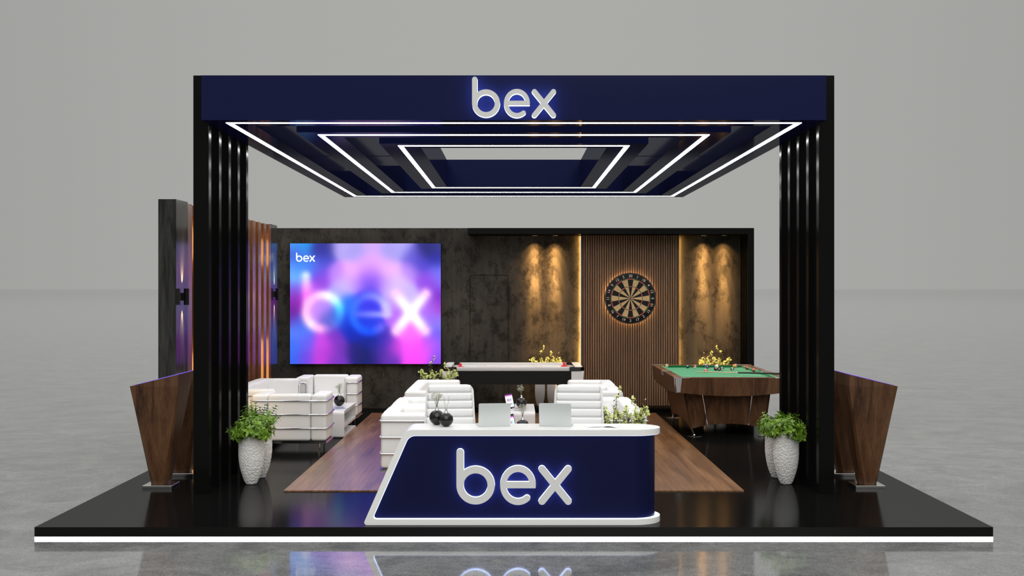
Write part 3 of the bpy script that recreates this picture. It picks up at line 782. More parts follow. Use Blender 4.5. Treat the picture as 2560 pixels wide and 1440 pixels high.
# ------------------------------------------------------------------ lounge seating
def seat(name, label, cat, W, D, loc, rz, group, nseat=1):
    t = thing(name, label, cat, loc, rz, group)
    h = W/2; aw = .19; zb, zt = .12, .69; f0, f1 = -D/2, D/2
    for sg in (-1, 1):
        a, c = sorted((sg*h, sg*(h-aw)))
        MB().box(a, c, f0, f1, zb, zt, bev=.035, seg=4).build('armrest', M_WHITE, t, angle=60)
    nb = nseat; bw = (W-2*aw)/nb
    for k in range(nb):
        x0_ = -h+aw+bw*k
        MB().box(x0_+.003, x0_+bw-.003, f1-.175, f1, zb, zt+.005, bev=.035, seg=4).build('backrest', M_WHITE, t, angle=60)
        MB().box(x0_+.003, x0_+bw-.003, f0+.01, f1-.17, .27, .42, bev=.04, seg=4).build('seat_cushion', M_WHITE, t, angle=60)
    MB().box(-h+aw+.002, h-aw-.002, f0+.015, f1-.17, zb, .275, bev=.02, seg=3).build('seat_base', M_WHITE, t, angle=60)
    r = .0085; o = .012
    def rail(z, down):
        pts = []
        def rc(cx, cy, a0, a1, rr=.03): return [(cx+rr*math.cos(R(a0+(a1-a0)*i/5)), cy+rr*math.sin(R(a0+(a1-a0)*i/5)), z) for i in range(6)]
        xo = h+o; yo = f1+o; yf = f0-o; xi_ = h-aw+.03
        left = []
        if down: left = [(-xi_, yf, zb-.02), (-xi_, yf, z-.03), (-xi_-.009, yf, z-.009), (-xi_-.03, yf, z)]
        else: left = [(-xi_, yf, z)]
        pts = left + rc(-xo+.03, yf+.03, 270, 180) + rc(-xo+.03, yo-.03, 180, 90) + rc(xo-.03, yo-.03, 90, 0) + rc(xo-.03, yf+.03, 0, -90) + [(-x_, y_, z_) for x_, y_, z_ in reversed(left)]
        MB().tube(pts, r, 8).build('rail', M_CHROME, t, angle=80)
    rail(.615, True); rail(.447, False); rail(.277, False)
    fb = MB(); q = .004
    fb.box(-h-q, h+q, f0-q, f0+.03, .092, zb); fb.box(-h-q, h+q, f1-.03, f1+q, .092, zb); fb.box(-h-q, -h+.03, f0+.03, f1-.03, .092, zb); fb.box(h-.03, h+q, f0+.03, f1-.03, .092, zb)
    fb.build('base_frame', M_CHROME, t, smooth=False)
    for sx in (-1, 1):
        for sy in (-1, 1):
            MB().lathe([(.013, 0), (.013, .093)], 12, (sx*(h-.10), sy*(D/2-.10), 0)).build('leg', M_CHROME, t)
            MB().box(sx*(h-.10)-.02, sx*(h-.10)+.02, sy*(D/2-.10)-.02, sy*(D/2-.06)+.02, .088, .096).build('leg_bracket', M_CHROME, t, smooth=False) if False else None
    for sy in (-1, 1):   # cross members the legs are fixed to
        MB().box(-h+.03, h-.03, sy*(D/2-.10)-.015, sy*(D/2-.10)+.015, .092, .118).build('cross_member', M_CHROME, t, smooth=False)
    return t
DD = .615
GA = 'white leather lounge armchairs'; GS = 'white leather two-seat sofas'
seat('lounge_armchair', 'white leather armchair with its back to the viewer, behind the left planters', 'armchair', .912, DD, (-2.76, 15.215+DD/2, 0), PI, GA)
seat('lounge_armchair', 'white leather armchair facing the viewer below the screen', 'armchair', .905, DD, (-2.75, 18.18+DD/2, 0), 0, GA)
seat('lounge_sofa', 'white leather sofa against the slatted left wall', 'sofa', 2.07, DD, (-3.10-DD/2, 17.0, 0), PI/2, GS, 2)
Z0 = .012
seat('lounge_armchair', 'white leather armchair nearest the viewer, left of the counter chairs', 'armchair', .955, DD, (-1.375+DD/2, 12.785+.4875, Z0), PI/2, GA)
seat('lounge_armchair', 'white leather armchair second from the viewer in the row left of centre', 'armchair', .955, DD, (-1.375+DD/2, 13.795+.4875, Z0), PI/2, GA)
seat('lounge_sofa', 'white leather sofa farthest back in the row left of centre', 'sofa', 2.03, DD, (-1.375+DD/2, 15.57+1.015, Z0), PI/2, GS, 2)
seat('lounge_sofa', 'white leather sofa behind the green blossom twigs, right of centre', 'sofa', 2.0, DD, (1.375-DD/2, 12.785+1.0, Z0), -PI/2, GS, 2)
seat('lounge_armchair', 'white leather armchair in the middle of the row right of centre', 'armchair', .955, DD, (1.375-DD/2, 15.57+.4875, Z0), -PI/2, GA)
seat('lounge_armchair', 'white leather armchair farthest back in the row right of centre', 'armchair', .955, DD, (1.375-DD/2, 16.61+.4875, Z0), -PI/2, GA)

def coffee_table(label, X0, X1, Y0, Y1, z, group='white open-sided coffee tables'):
    t = thing('coffee_table', label, 'coffee table', ((X0+X1)/2, (Y0+Y1)/2, z), group=group)
    w = (X1-X0)/2; L = (Y1-Y0)/2; T_ = .042; Hh = .36; rr = .05
    # profile in the YZ plane: top, near upright, base tongue, middle shelf, far upright
    def band(pts): return pts
    b = MB(); fn = lambda u, v, w_: (w_, u, v)
    o = [(L, 0), (L, T_*.8)] + corner((L, T_*.8), (-L+T_, T_*.8), (-L+T_, Hh), .03, 5) + corner((-L+T_, 0), (-L+T_, Hh-T_), (L, Hh-T_), .03, 5) + [(L-T_, Hh-T_), (L-T_, .165), (-L+T_+.001, .165), (-L+T_+.001, .135), (L, .135)]
    outer_ = [(L, 0), (L, .034)] + [(-L+T_, .034), (-L+T_, .135), (L, .135)] + [(L, Hh)] + corner((L, Hh), (-L, Hh), (-L, 0), rr, 6) + corner((-L, Hh), (-L, 0), (L, 0), rr*.6, 6)
    hole = [(-L+T_, .168), (L-T_, .168), (L-T_, Hh-T_), (-L+T_, Hh-T_)]
    b.prism(outer_, fn, -w, w, 0, [hole]); b.build('table_body', M_TABLEW, t, angle=40)
    return t
coffee_table('white coffee table between the left armchairs carrying a round black vase', -2.86, -2.262, 16.53, 17.75, 0)
coffee_table('white coffee table in the centre row, farther one, seen between the laptops', -.32, .281, 16.3, 17.42, Z0)
coffee_table('white coffee table in the centre row, nearer one, hidden behind the counter', -.32, .281, 13.45, 14.6, Z0)

# black round vases with conical bright neck
def bud_vase(name_label, loc, rad, kind, seed, glow=0):
    t = thing('round_vase', name_label, 'vase', loc, group='round black vases with silver necks')
    prof = [(rad*.35, 0)]
    for i in range(1, 20):
        a = -PI/2+.36+(PI-.36-.30)*i/19; prof.append((rad*math.cos(a), rad*.98+rad*math.sin(a)*.98))
    prof[0] = (rad*.30, .0)
    zt_ = prof[-1][1]; b = MB(); b.lathe(prof, 36); b.f.pop(); b.m.pop(); b.build('bowl', M_BALLBLK, t, angle=60)
    b = MB(); hgt = rad*.5; r0 = prof[-1][0]
    b.lathe([(r0*1.02, zt_-.002), (r0*.62, zt_+hgt*.4), (rad*.17, zt_+hgt), (rad*.14, zt_+hgt), (rad*.14, zt_-.0)], 24); b.f = [f for f in b.f if len(f) == 4]; b.m = [0]*len(b.f)
    b.build('neck', M_CHROME, t, angle=60)
    rnd = random.Random(seed); st = MB(); fl = MB(); z0 = zt_+hgt
    if kind == 'gyp':
        for k in range(16):
            az = rnd.random()*2*PI; p0 = Vector((0, 0, z0-.01)); top = Vector((rnd.uniform(-.045,.035), rnd.uniform(-.03,.03), z0+rnd.uniform(.07,.12)))
            m_ = (p0+top)/2+Vector((0,0,.01)); st.tube([p0, m_, top], .0008, 4)
            for j in range(9):
                e = top+Vector((rnd.gauss(0,.012), rnd.gauss(0,.012), rnd.gauss(0,.012))); st.tube([top, e], .0004, 3)
                q = rnd.uniform(.0024,.0042); fl.lathe([(0,-q),(q*.8,-q*.4),(q*.8,q*.4),(0,q)], 5, tuple(e))
    else:
        for sx in (-1, 1):
            pts = [Vector((sx*.003, 0, z0-.01)), Vector((sx*.012, 0, z0+.04)), Vector((sx*.018+.004, 0, z0+.075)), Vector((sx*.026, 0, z0+.115))]
            st.tube(pts, .0008, 4)
            for j in range(7):
                t_ = .3+.1*j; i = min(2, int(t_*3)); f_ = t_*3-i; c = pts[i].lerp(pts[i+1], f_)+Vector((rnd.uniform(-.005,.005), 0, 0)); q = .0035
                fl.lathe([(0,-q*1.5),(q*.8,-q*.4),(q*.7,q*.5),(0,q*1.6)], 6, tuple(c))
    st.build('stems', M_STEMG, t); fl.build('dried_flowers', M_GYP, t)
    return t
CTZ = ZH
bud_vase('round black vase with a sprig of baby\'s breath, larger one on the counter', (wx(1092.5, 10.87), 10.86, CTZ), .0665, 'gyp', 1)
bud_vase('round black vase with two thin twigs, smaller one on the counter', (wx(1115, 10.70), 10.72, CTZ), .062, 'twig', 2)
bud_vase('round black vase with dried sprigs on the coffee table below the screen', (wx(849.5, 17.3), 17.25, .36), .076, 'gyp', 3)
bud_vase('round black vase with dried flowers on the farther centre coffee table', (wx(1303.5, 16.8), 16.8, .36+Z0), .074, 'gyp', 4)
bud_vase('round black vase whose neck shows just above the counter edge', (wx(1306.5, 14.0), 14.0, .36+Z0), .074, 'gyp', 5)

# tablets on stands
def tablet(label, loc, rz):
    t = thing('tablet_stand', label, 'tablet', loc, rz, group='tilted tablets on the centre tables')
    tilt = Matrix.Translation((0, 0, .01)) @ Matrix.Rotation(R(-14), 4, 'X') @ Matrix.Rotation(R(-10), 4, 'Y')
    W2, Hh = .055, .205
    MB().box(-W2, W2, 0, .008, 0, Hh, bev=.003, seg=2, xf=tilt).build('case', M_MATTEBLACK, t)
    wm = mat('tablet_white_page', (.02,.02,.02), .2, emit=(1,1,1), strength=1.1); mg = mat('tablet_magenta', (.02,.02,.02), .2, emit=lin((190,40,200)), strength=1.0)
    cols = [mat('tablet_chart_%s' % n_, (.02,.02,.02), .2, emit=lin(c), strength=1.0) for n_, c in (('grey', (90,90,100)), ('violet', (150,60,200)), ('pink', (230,70,190)), ('orange', (235,120,90)), ('blue', (70,120,235)), ('cyan', (90,200,240)))]
    d = MB(); y = -.0008
    d.box(-W2+.006, W2-.006, y, 0, .012, Hh-.04, xf=tilt, mi=0)
    d.box(-W2+.006, W2-.006, y, 0, Hh-.04, Hh-.022, xf=tilt, mi=1)
    for k in range(6): d.box(-W2+.024+.011*k, -W2+.032+.011*k, y-.0006, 0, .092, .126+.004*(k % 3), xf=tilt, mi=2+(k % 6))
    for k in range(4): d.box(-W2+.050+.011*k, -W2+.058+.011*k, y-.0006, 0, .038, .066+.004*(k % 2), xf=tilt, mi=2+((k+2) % 6))
    d.build('display', [wm, mg]+cols, t, smooth=False)
    MB().box(-.02, .02, .008, .075, 0, .008).build('stand_foot', M_MATTEBLACK, t)
    MB().add([(-.012,.07,.006),(.012,.07,.006),(.012,.074,.006),(-.012,.074,.006),(-.012,.030,.11),(.012,.030,.11),(.012,.034,.11),(-.012,.034,.11)], [(3,2,1,0),(4,5,6,7),(0,1,5,4),(1,2,6,5),(2,3,7,6),(3,0,4,7)]).build('stand_strut', M_MATTEBLACK, t, smooth=False)
tablet('tilted tablet showing coloured charts, rising behind the left laptop', (wx(1277, 16.75), 16.72, .36+Z0), R(4))
tablet('tilted tablet peeking over the counter beside the left laptop\'s right edge', (wx(1280, 13.95), 13.9, .36+Z0), R(4))

# magazines
def leaflet(name, label, loc, rz, w, h_, curl=.012, m=None, cat='leaflet'):
    b = MB(); n = 8; vs = []
    for j in range(2):
        for i in range(n+1):
            u = i/n; z = curl*math.sin(u*PI)*(1-.4*u)+.0008
            vs += [(-w/2+w*u, -h_/2+h_*j, z)]
    vs2 = [(x, y, max(0, z-.0008)) for x, y, z in vs]; fs = []
    m_ = n+1
    for i in range(n): fs += [(i, i+1, m_+i+1, m_+i), (2*m_+i, 3*m_+i, 3*m_+i+1, 2*m_+i+1), (i, 2*m_+i, 2*m_+i+1, i+1), (m_+i, m_+i+1, 3*m_+i+1, 3*m_+i)]
    fs += [(0, m_, 3*m_, 2*m_), (n, 2*m_+n, 3*m_+n, m_+n)]
    b.add(vs+vs2, fs); o = b.build(name, m or M_PAPER, None, angle=60); o.location = loc; o.rotation_euler = (0, 0, rz)
    return tag(o, label, cat)
leaflet('leaflet', 'white leaflet lying flat on the counter right of the right laptop', (wx(1487, 10.72), 10.73, CTZ+.001), R(12), .17, .15, .004)
leaflet('leaflet', 'white folded leaflet with raised edge at the counter\'s right part', (wx(1528, 10.72), 10.71, CTZ+.001), R(-18), .12, .15, .012)
leaflet('magazine', 'thin magazine on the coffee table below the screen', (wx(845, 16.95), 16.93, .3605), R(20), .2, .26, .003, mat('magazine_cover', (.30,.32,.50), .3), 'magazine')
leaflet('magazine', 'thin grey magazine on the farther centre coffee table', (wx(1296, 16.5), 16.52, .3605+Z0), R(15), .2, .2, .003, mat('magazine_grey', (.5,.5,.52), .3), 'magazine')

# ------------------------------------------------------------------ laptops
def laptop(label, loc, rz):
    t = thing('laptop', label, 'laptop', loc, rz, group='open silver laptops')
    W2 = .139; D_ = .195
    MB().box(-W2, W2, 0, D_, 0, .011, bev=.004, seg=2).build('base', M_ALU, t)
    MB().box(-W2+.03, W2-.03, .075, .165, .0108, .0118).build('keyboard', M_MATTEBLACK, t, smooth=False)
    xf = Matrix.Translation((0, .004, .008)) @ Matrix.Rotation(R(9), 4, 'X')
    po = [(-W2, 0)] + [(W2, 0)] + corner((W2, 0), (W2, .196), (-W2, .196), .012, 5) + corner((W2, .196), (-W2, .196), (-W2, 0), .012, 5)
    MB().prism(po, lambda u, v, w_: tuple(xf @ Vector((u, w_, v))), -.004, .003).build('lid', M_ALU, t, smooth=False)
    MB().box(-W2+.008, W2-.008, .003, .0036, .012, .186, xf=xf).build('display', mat('laptop_display', (.01,.01,.01), .2), t, smooth=False)
    return t
laptop('open silver laptop seen from behind, left one on the counter', (wx(1236, 10.73), 10.725, CTZ), R(8))
laptop('open silver laptop seen from behind, right one on the counter', (wx(1388, 10.73), 10.725, CTZ), R(-8))

# ------------------------------------------------------------------ office chairs
def office_chair(label, loc, rz):
    """faces local -Y"""
    t = thing('office_chair', label, 'office chair', loc, rz, group='white padded office chairs')
    W2 = .232; tilt = Matrix.Translation((0, .23, .47)) @ Matrix.Rotation(R(-9), 4, 'X')
    po = corner((-W2-.012, 0), (-W2+.012, .64), (W2-.012, .64), .07, 8)
    po = [(W2+.022, -.06)] + corner((W2+.022, -.06), (W2-.008, .625), (-W2+.008, .625), .07, 8) + corner((W2-.008, .625), (-W2+.008, .625), (-W2-.022, -.06), .07, 8) + [(-W2-.022, -.06)]
    MB().prism(po, lambda u, v, w_: tuple(tilt @ Vector((u, w_, v))), .012, .036).build('back_shell', M_OFFICE, t, angle=50)
    zs = [-.01, .075, .155, .235, .315, .395, .470, .545, .618]
    for k in range(8):
        b = MB(); wk = W2+.008-.005*k
        b.box(-wk, wk, -.036, .02, zs[k]-.001, zs[k+1]+.001, bev=.024, seg=5, xf=tilt)
        b.build('back_pad', M_OFFICE, t, angle=70)
    MB().box(-.24, .24, -.25, .24, .435, .455, bev=.008, seg=2).build('seat_shell', M_OFFICE, t)
    for k in range(4):
        MB().box(-.235, .235, -.25+.118*k, -.25+.118*(k+1)-.002, .452, .51, bev=.026, seg=4).build('seat_pad', M_OFFICE, t, angle=70)
    for sg in (-1, 1):
        x = sg*.262
        MB().tube([(sg*.235, .14, .44), (x, .14, .46), (x, .15, .60), (x, .10, .65), (x, -.12, .655), (x, -.16, .63), (x, -.15, .46), (sg*.235, -.15, .44)], .010, 8).build('armrest', M_CHROME, t)
    MB().lathe([(.026, .10), (.026, .30), (.05, .30), (.05, .32), (.022, .32), (.022, .435), (.0, .435)], 20).build('column', M_CHROME, t)
    for k in range(5):
        a = 2*PI*k/5+.3; c, s_ = math.cos(a), math.sin(a)
        MB().tube([(.02*c, .02*s_, .11), (.30*c, .30*s_, .075)], [.022, .013], 8).build('base_arm', M_CHROME, t)
        rot = Matrix.Translation((.30*c, .30*s_, .032)) @ Matrix.Rotation(a+PI/2, 4, 'Z') @ Matrix.Rotation(R(90), 4, 'Y')
        b = MB(); b.lathe([(0, -.018), (.030, -.018), (.032, -.014), (.032, .014), (.030, .018), (0, .018)], 16); b.v = [tuple(rot @ Vector(v)) for v in b.v]
        b.tube([(.30*c, .30*s_, .04), (.30*c, .30*s_, .08)], .008, 6)
        b.build('caster', M_MATTEBLACK, t)
office_chair('white padded office chair behind the counter, beside the round black vases', (wx(1130, 11.6), 11.42, 0), R(5))
office_chair('white padded office chair behind the counter, beside the blossom twigs', (wx(1441, 11.6), 11.42, 0), R(-5))

# ------------------------------------------------------------------ air hockey table
def hockey():
    Y0, Y1 = 18.68, 19.88; t = thing('air_hockey_table', 'white and black air hockey table in front of the back wall', 'game table', (wx(1282.5, 18.7), (Y0+Y1)/2, 0))
    L = 1.07; D = (Y1-Y0)/2; sf = .770
    surf = mat('hockey_surface', (.86, .85, .87), .12)
    zz = Z0
    MB().box(-L+.05, L-.05, -D+.05, D-.05, .745, sf).build('playfield', surf, t, smooth=False)
    pink = mat('hockey_marking', (.80, .50, .55), .3)
    b = MB(); 
    for r in (.16,): b.lathe([(r-.006, 0), (r+.006, 0), (r+.006, .0006), (r-.006, .0006), (r-.006, 0)], 48, (0, 0, sf)); b.f = [f for f in b.f if len(f) == 4]; b.m = [0]*len(b.f)
    b.box(-.005, .005, -D+.06, D-.06, sf, sf+.0006)
    for sg in (-1, 1): b.box(sg*.45-.005, sg*.45+.005, -D+.06, D-.06, sf, sf+.0006)
    for sg in (-1, 1):
        for r in (.24,):
            pts = [(sg*(L-.12-r*math.cos(R(a))), r*math.sin(R(a)), sf+.0006) for a in range(-90, 91, 10)]
            b.tube(pts, .003, 4)
    b.build('field_markings', pink, t, smooth=False)
    rail = mat('hockey_rail_grey', (.55, .55, .55), .3)
    for sg in (-1, 1):
        c_, d_ = sorted((sg*D, sg*(D-.06)))
        MB().box(-L+.20, L-.20, c_, d_, .748, .803, bev=.006, seg=2).build('side_rail', rail, t)
        MB().box(-L+.20, L-.20, c_+.004, d_-.004, .80, .806).build('rail_cap', M_COUNTER, t, smooth=False)
    for sg in (-1, 1):
        # black end moulding with clipped corners and white lid
        po = [(L-.22, -D-.006), (L-.05, -D-.006), (L+.006, -D+.06), (L+.006, D-.06), (L-.05, D+.006), (L-.22, D+.006), (L-.22, D-.065), (L-.09, D-.08), (L-.09, -D+.08), (L-.22, -D+.065)]
        b = MB(); b.prism([(sg*u, v) for u, v in po], lambda u, v, w_: (u, v, w_), .748, .806); b.build('end_moulding', M_BALLBLK, t, smooth=False)
        x0_, x1_ = sorted((sg*(L-.20), sg*(L-.01)))
        po = [(L-.135, -D+.05), (L-.065, -D+.02), (L-.02, -D+.08), (L-.02, D-.08), (L-.065, D-.02), (L-.135, D-.05)]
        MB().prism([(sg*u, v) for u, v in po], lambda u, v, w_: (u, v, w_), .806, .812).build('end_lid', M_COUNTER, t, smooth=False)
        for sy in (-1, 1):
            xo = sg*L; a = MB(); e = .19
            vs = []
            for z, ox, wdt, dy in ((zz, .06, .13, .20), (.748, .0, .19, .24)):
                xa = sg*(L-ox); xb = sg*(L-ox-wdt); ya = sy*(D-ox*.5); yb = sy*(D-ox*.5-dy)
                vs += [(xa, ya, z), (xb, ya, z), (xb, yb, z), (xa, yb, z)]
            a.add(vs, [(0,1,2,3),(4,5,6,7),(0,1,5,4),(1,2,6,5),(2,3,7,6),(3,0,4,7)]); a.build('leg', M_TABLEW, t, smooth=False)
    ap = MB(); ap.box(-L+.195, L-.195, -D+.01, -D+.04, .545, .748); ap.box(-L+.195, L-.195, D-.04, D-.01, .545, .748); ap.box(-L+.03, -L+.05, -D+.2, D-.2, .545, .748); ap.box(L-.05, L-.03, -D+.2, D-.2, .545, .748)
    ap.build('apron', M_MATTEBLACK, t, smooth=False)
    def mallet(px, py, lab):
        d = dfl(py, sf); o = MB(); o.lathe([(0, 0), (.048, 0), (.050, .004), (.050, .012), (.046, .016), (.022, .018), (.021, .05), (.017, .062), (.008, .068), (0, .069)], 32)
        o = o.build('mallet', M_RED); o.location = (wx(px, d), d, sf); tag(o, lab, 'mallet', 'red air hockey mallets')
    mallet(1151, 918.4, 'red air hockey mallet at the left end of the hockey table')
    mallet(1410.5, 916, 'red air hockey mallet at the right end of the hockey table')
    o = MB(); o.lathe([(0, 0), (.030, 0), (.0315, .002), (.0315, .006), (.030, .008), (0, .008)], 32)
    o = o.build('puck', M_RED); d = dfl(918.3, sf); o.location = (wx(1226, d), d, sf); tag(o, 'flat red puck lying near the front rail of the hockey table', 'puck')
hockey()

# ------------------------------------------------------------------ pool table
def pool():
    X0, X1, Y0, Y1 = 2.155, 3.70, 16.6, 19.42
    cx, cy = (X0+X1)/2, (Y0+Y1)/2; t = thing('pool_table', 'walnut pool table with green cloth and chrome corners', 'pool table', (cx, cy, 0))
    w, L = (X1-X0)/2, (Y1-Y0)/2; zr = .80; rw_ = .115; zc = .765
    MB().box(-w+.09, w-.09, -L+.09, L-.09, .70, zc).build('cloth', M_FELT, t, smooth=False)
    # wooden rails
    for sg in (-1, 1):
        a, b_ = sorted((sg*(w-.007), sg*(w-rw_)))
        for y0_, y1_ in ((-L+.13, -.07), (.07, L-.13)):
            MB().box(a, b_, y0_, y1_, .74, zr, bev=.004, seg=2).build('side_rail', M_WALNUTX, t)
        a, b_ = sorted((sg*(L-.007), sg*(L-rw_)))
        MB().box(-w+.13, w-.13, a, b_, .74, zr, bev=.004, seg=2).build('end_rail', M_WALNUTX, t)
        for sy in (-1, 1):
            # corner block with pocket: L shaped wood, black pocket liner
            x_a, x_b = sorted((sg*w, sg*(w-.13))); y_a, y_b = sorted((sy*L, sy*(L-.13)))
            pts = [(sg*(w-.022), sy*(L-.008)), (sg*(w-.008), sy*(L-.022)), (sg*(w-.008), sy*(L-.13)), (sg*(w-.115), sy*(L-.13)), (sg*(w-.075), sy*(L-.085)), (sg*(w-.085), sy*(L-.075)), (sg*(w-.13), sy*(L-.115)), (sg*(w-.13), sy*(L-.008))]
            MB().prism(pts, lambda u, v, w_: (u, v, w_), .74, zr).build('corner_block', M_WALNUTX, t, smooth=False)
            MB().lathe([(.058, .70), (.058, .767)], 20, (sg*(w-.12), sy*(L-.12), 0)).build('pocket', M_SEAM, t)
            # chrome corner cap
            h0, h1 = .60, .803
            vs = []
            for z, e, q in ((h0, -.012, .075), (h1, .004, .095)):
                vs += [(sg*(w+e), sy*(L-q)), (sg*(w+e), sy*(L-.02)), (sg*(w+e-.02), sy*(L+e)), (sg*(w-q), sy*(L+e))]
            v3 = [(x, y, h0) for x, y in vs[:4]]+[(x, y, h1) for x, y in vs[4:]]
            tk = .012; v4 = [(x-sg*tk, y-sy*tk, z) for x, y, z in v3]
            fs = []
            for i in range(3): fs += [(i, i+1, i+5, i+4), (8+i, 8+i+1, 8+i+5, 8+i+4), (i, i+1, 8+i+1, 8+i), (4+i, 5+i, 13+i, 12+i)]
            fs += [(0, 4, 12, 8), (3, 7, 15, 11)]
            MB().add(v3+v4, fs).build('corner_cap', M_SATCHROME, t, smooth=False)
            # flat chrome trim on top of the corner
            MB().box(min(sg*(w+.002), sg*(w-.20)), max(sg*(w+.002), sg*(w-.20)), min(sy*(L+.003), sy*(L-.012)), max(sy*(L+.003), sy*(L-.012)), zr-.008, zr+.003).build('corner_trim', M_SATCHROME, t, smooth=False)
        MB().box(min(sg*(w+.003), sg*(w-.10)), max(sg*(w+.003), sg*(w-.10)), -.075, -.068, .74, zr+.003).build('pocket_trim', M_SATCHROME, t, smooth=False)
        MB().box(min(sg*(w+.003), sg*(w-.10)), max(sg*(w+.003), sg*(w-.10)), .068, .075, .74, zr+.003).build('pocket_trim', M_SATCHROME, t, smooth=False)
        MB().lathe([(.052, .70), (.052, .767)], 20, (sg*(w-.115), 0, 0)).build('pocket', M_SEAM, t)
        MB().box(min(sg*(w-.007), sg*(w-.055)), max(sg*(w-.007), sg*(w-.055)), -.068, .068, .74, zr).build('pocket_block', M_WALNUTX, t, smooth=False)
    # cushions
    def cush(p, q, nrm):
        p, q, nrm = Vector(p), Vector(q), Vector(nrm); d = (q-p).normalized(); c = .045
        vs = [p, q, q-d*c+nrm*c, p+d*c+nrm*c]
        return [(v.x, v.y, z) for z in (zc, zr-.006) for v in vs]
    fs = [(3,2,1,0),(4,5,6,7),(0,1,5,4),(1,2,6,5),(2,3,7,6),(3,0,4,7)]
    for sg in (-1, 1):
        for y0_, y1_ in ((-L+.165, -.06), (.06, L-.165)):
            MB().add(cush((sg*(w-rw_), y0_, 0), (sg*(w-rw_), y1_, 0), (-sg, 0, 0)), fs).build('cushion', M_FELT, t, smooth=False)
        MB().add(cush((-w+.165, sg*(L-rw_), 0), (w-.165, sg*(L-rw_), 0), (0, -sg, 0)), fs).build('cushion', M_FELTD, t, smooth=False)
    # aprons with sagging lower edge
    def apron(length, fn, name='apron'):
        n = 24; top = [(-length+2*length*i/n, .798) for i in range(n+1)]; bot = [(-length+2*length*i/n, .605-.055*(1-((2*i/n-1)**2))) for i in range(n+1)]
        MB().prism(bot+list(reversed(top)), fn, 0, .0065).build(name, M_WALNUT, t, smooth=False)
    for sg in (-1, 1):
        apron(w-.006, lambda u, v, w_: (u, sg*(L-.0003-w_-(.798-v)*.09), v))
        apron(L-.006, lambda u, v, w_: (sg*(w-.0003-w_-(.798-v)*.09), u, v))
    MB().box(-w+.05, w-.05, -L+.05, L-.05, .60, .70).build('underframe', M_WALNUT, t, smooth=False)
    # tapering trough base with arched lower edge
    bx0, bx1 = 2.30-cx, 3.485-cx; cx0, cx1 = 2.41-cx, 3.435-cx; by0, by1 = 16.82-cy, 18.98-cy; cy0, cy1 = 16.92-cy, 18.92-cy
    def panel(pa, pb, qa, qb, inward):
        n = 24; vs = []; inn = Vector(inward)
        for i in range(n+1):
            s = i/n; tp = Vector((*pa, .60)).lerp(Vector((*pb, .60)), s); ar = .075*(1-(2*s-1)**2)*1.0
            bt = Vector((*qa, .075)).lerp(Vector((*qb, .075)), s); bt = bt.lerp(tp, ar/.525)
            vs += [tp, bt, bt+inn*.03, tp+inn*.03]
        fs = []
        for i in range(n):
            a = i*4; fs += [(a, a+1, a+5, a+4), (a+1, a+2, a+6, a+5), (a+2, a+3, a+7, a+6)]
        fs += [(0,1,2,3), (n*4, n*4+1, n*4+2, n*4+3)]
        MB().add(vs, fs).build('base_panel', M_WALNUT, t, smooth=False)
    panel((bx0, by0), (bx1, by0), (cx0, cy0), (cx1, cy0), (0, 1, 0)); panel((bx0, by1), (bx1, by1), (cx0, cy1), (cx1, cy1), (0, -1, 0))
    panel((bx0, by0), (bx0, by1), (cx0, cy0), (cx0, cy1), (1, 0, 0)); panel((bx1, by0), (bx1, by1), (cx1, cy0), (cx1, cy1), (-1, 0, 0))
    for s in (.21, .79):   # chrome inlays on the near and far panels
        for (pa, pb, qa, qb, yy) in (((bx0, by0), (bx1, by0), (cx0, cy0), (cx1, cy0), -.003), ((bx0, by1), (bx1, by1), (cx0, cy1), (cx1, cy1), .003)):
            tp = Vector((*pa, .60)).lerp(Vector((*pb, .60)), s); bt = Vector((*qa, .075)).lerp(Vector((*qb, .075)), s*.9+.05).lerp(tp, .10)
            MB().tube([tp+Vector((0, yy, 0)), bt+Vector((0, yy, 0))], .006, 6).build('chrome_inlay', M_CHROME, t)
    for sx in (0, 1):
        for sy in (0, 1):
            px_ = (cx0+.02, cx1-.02)[sx]; py_ = (cy0+.03, cy1-.03)[sy]; oy = (-.24, .24)[sy]; ox = (.01, -.01)[sx]
            b = MB(); b.tube([(px_, py_, .12), (px_, py_, .08), (px_+ox, py_+oy*.8, .012)], .011, 10); b.lathe([(0, 0), (.10, 0), (.10, .006), (.03, .014), (0, .014)], 32, (px_+ox, py_+oy*.8, 0)); b.build('foot', M_CHROME, t, angle=40)
    # balls
    WH = mat('ball_white', (.80, .76, .68), .12); BK = mat('ball_black', (.01,.01,.01), .12)
    spec = [(1667,914.3,(.75,.35,.06),1,'orange-striped ball by the far left pocket'),(1719.3,916.3,(.008,.045,.030),0,'dark green ball near the far cushion'),(1737,916.8,(.50,.03,.035),1,'red-striped ball beside the dark green ball'),
        (1765.2,914.0,(.02,.04,.16),1,'blue-striped ball behind the solid blue ball'),(1768.3,916.9,(.012,.025,.10),0,'solid dark blue ball near the far cushion'),(1791.6,915.6,None,0,'plain white cue ball near the far cushion'),
        (1789,921.9,(.12,.012,.02),0,'dark maroon ball in front of the white cue ball'),(1797.9,922.4,(.01,.01,.01),0,'black ball between the maroon and the striped green ball'),(1805.2,921.9,(.01,.03,.025),1,'dark green-striped ball right of the black ball'),
        (1839.2,912.9,(.16,.02,.03),1,'maroon-striped ball behind the orange ball'),(1835.6,915.0,(.72,.28,.03),0,'solid orange ball near the far right pocket'),(1830.5,923.2,(.01,.01,.012),1,'white ball with dark stripe in the middle of the table'),
        (1867.5,919.3,(.50,.02,.03),0,'solid red ball near the right cushion'),(1883.7,924.8,(.55,.05,.03),0,'orange-red ball touching the shaft of the cue'),(1764.6,926.7,(.60,.08,.04),1,'red-orange ball at the tip end of the cue')]
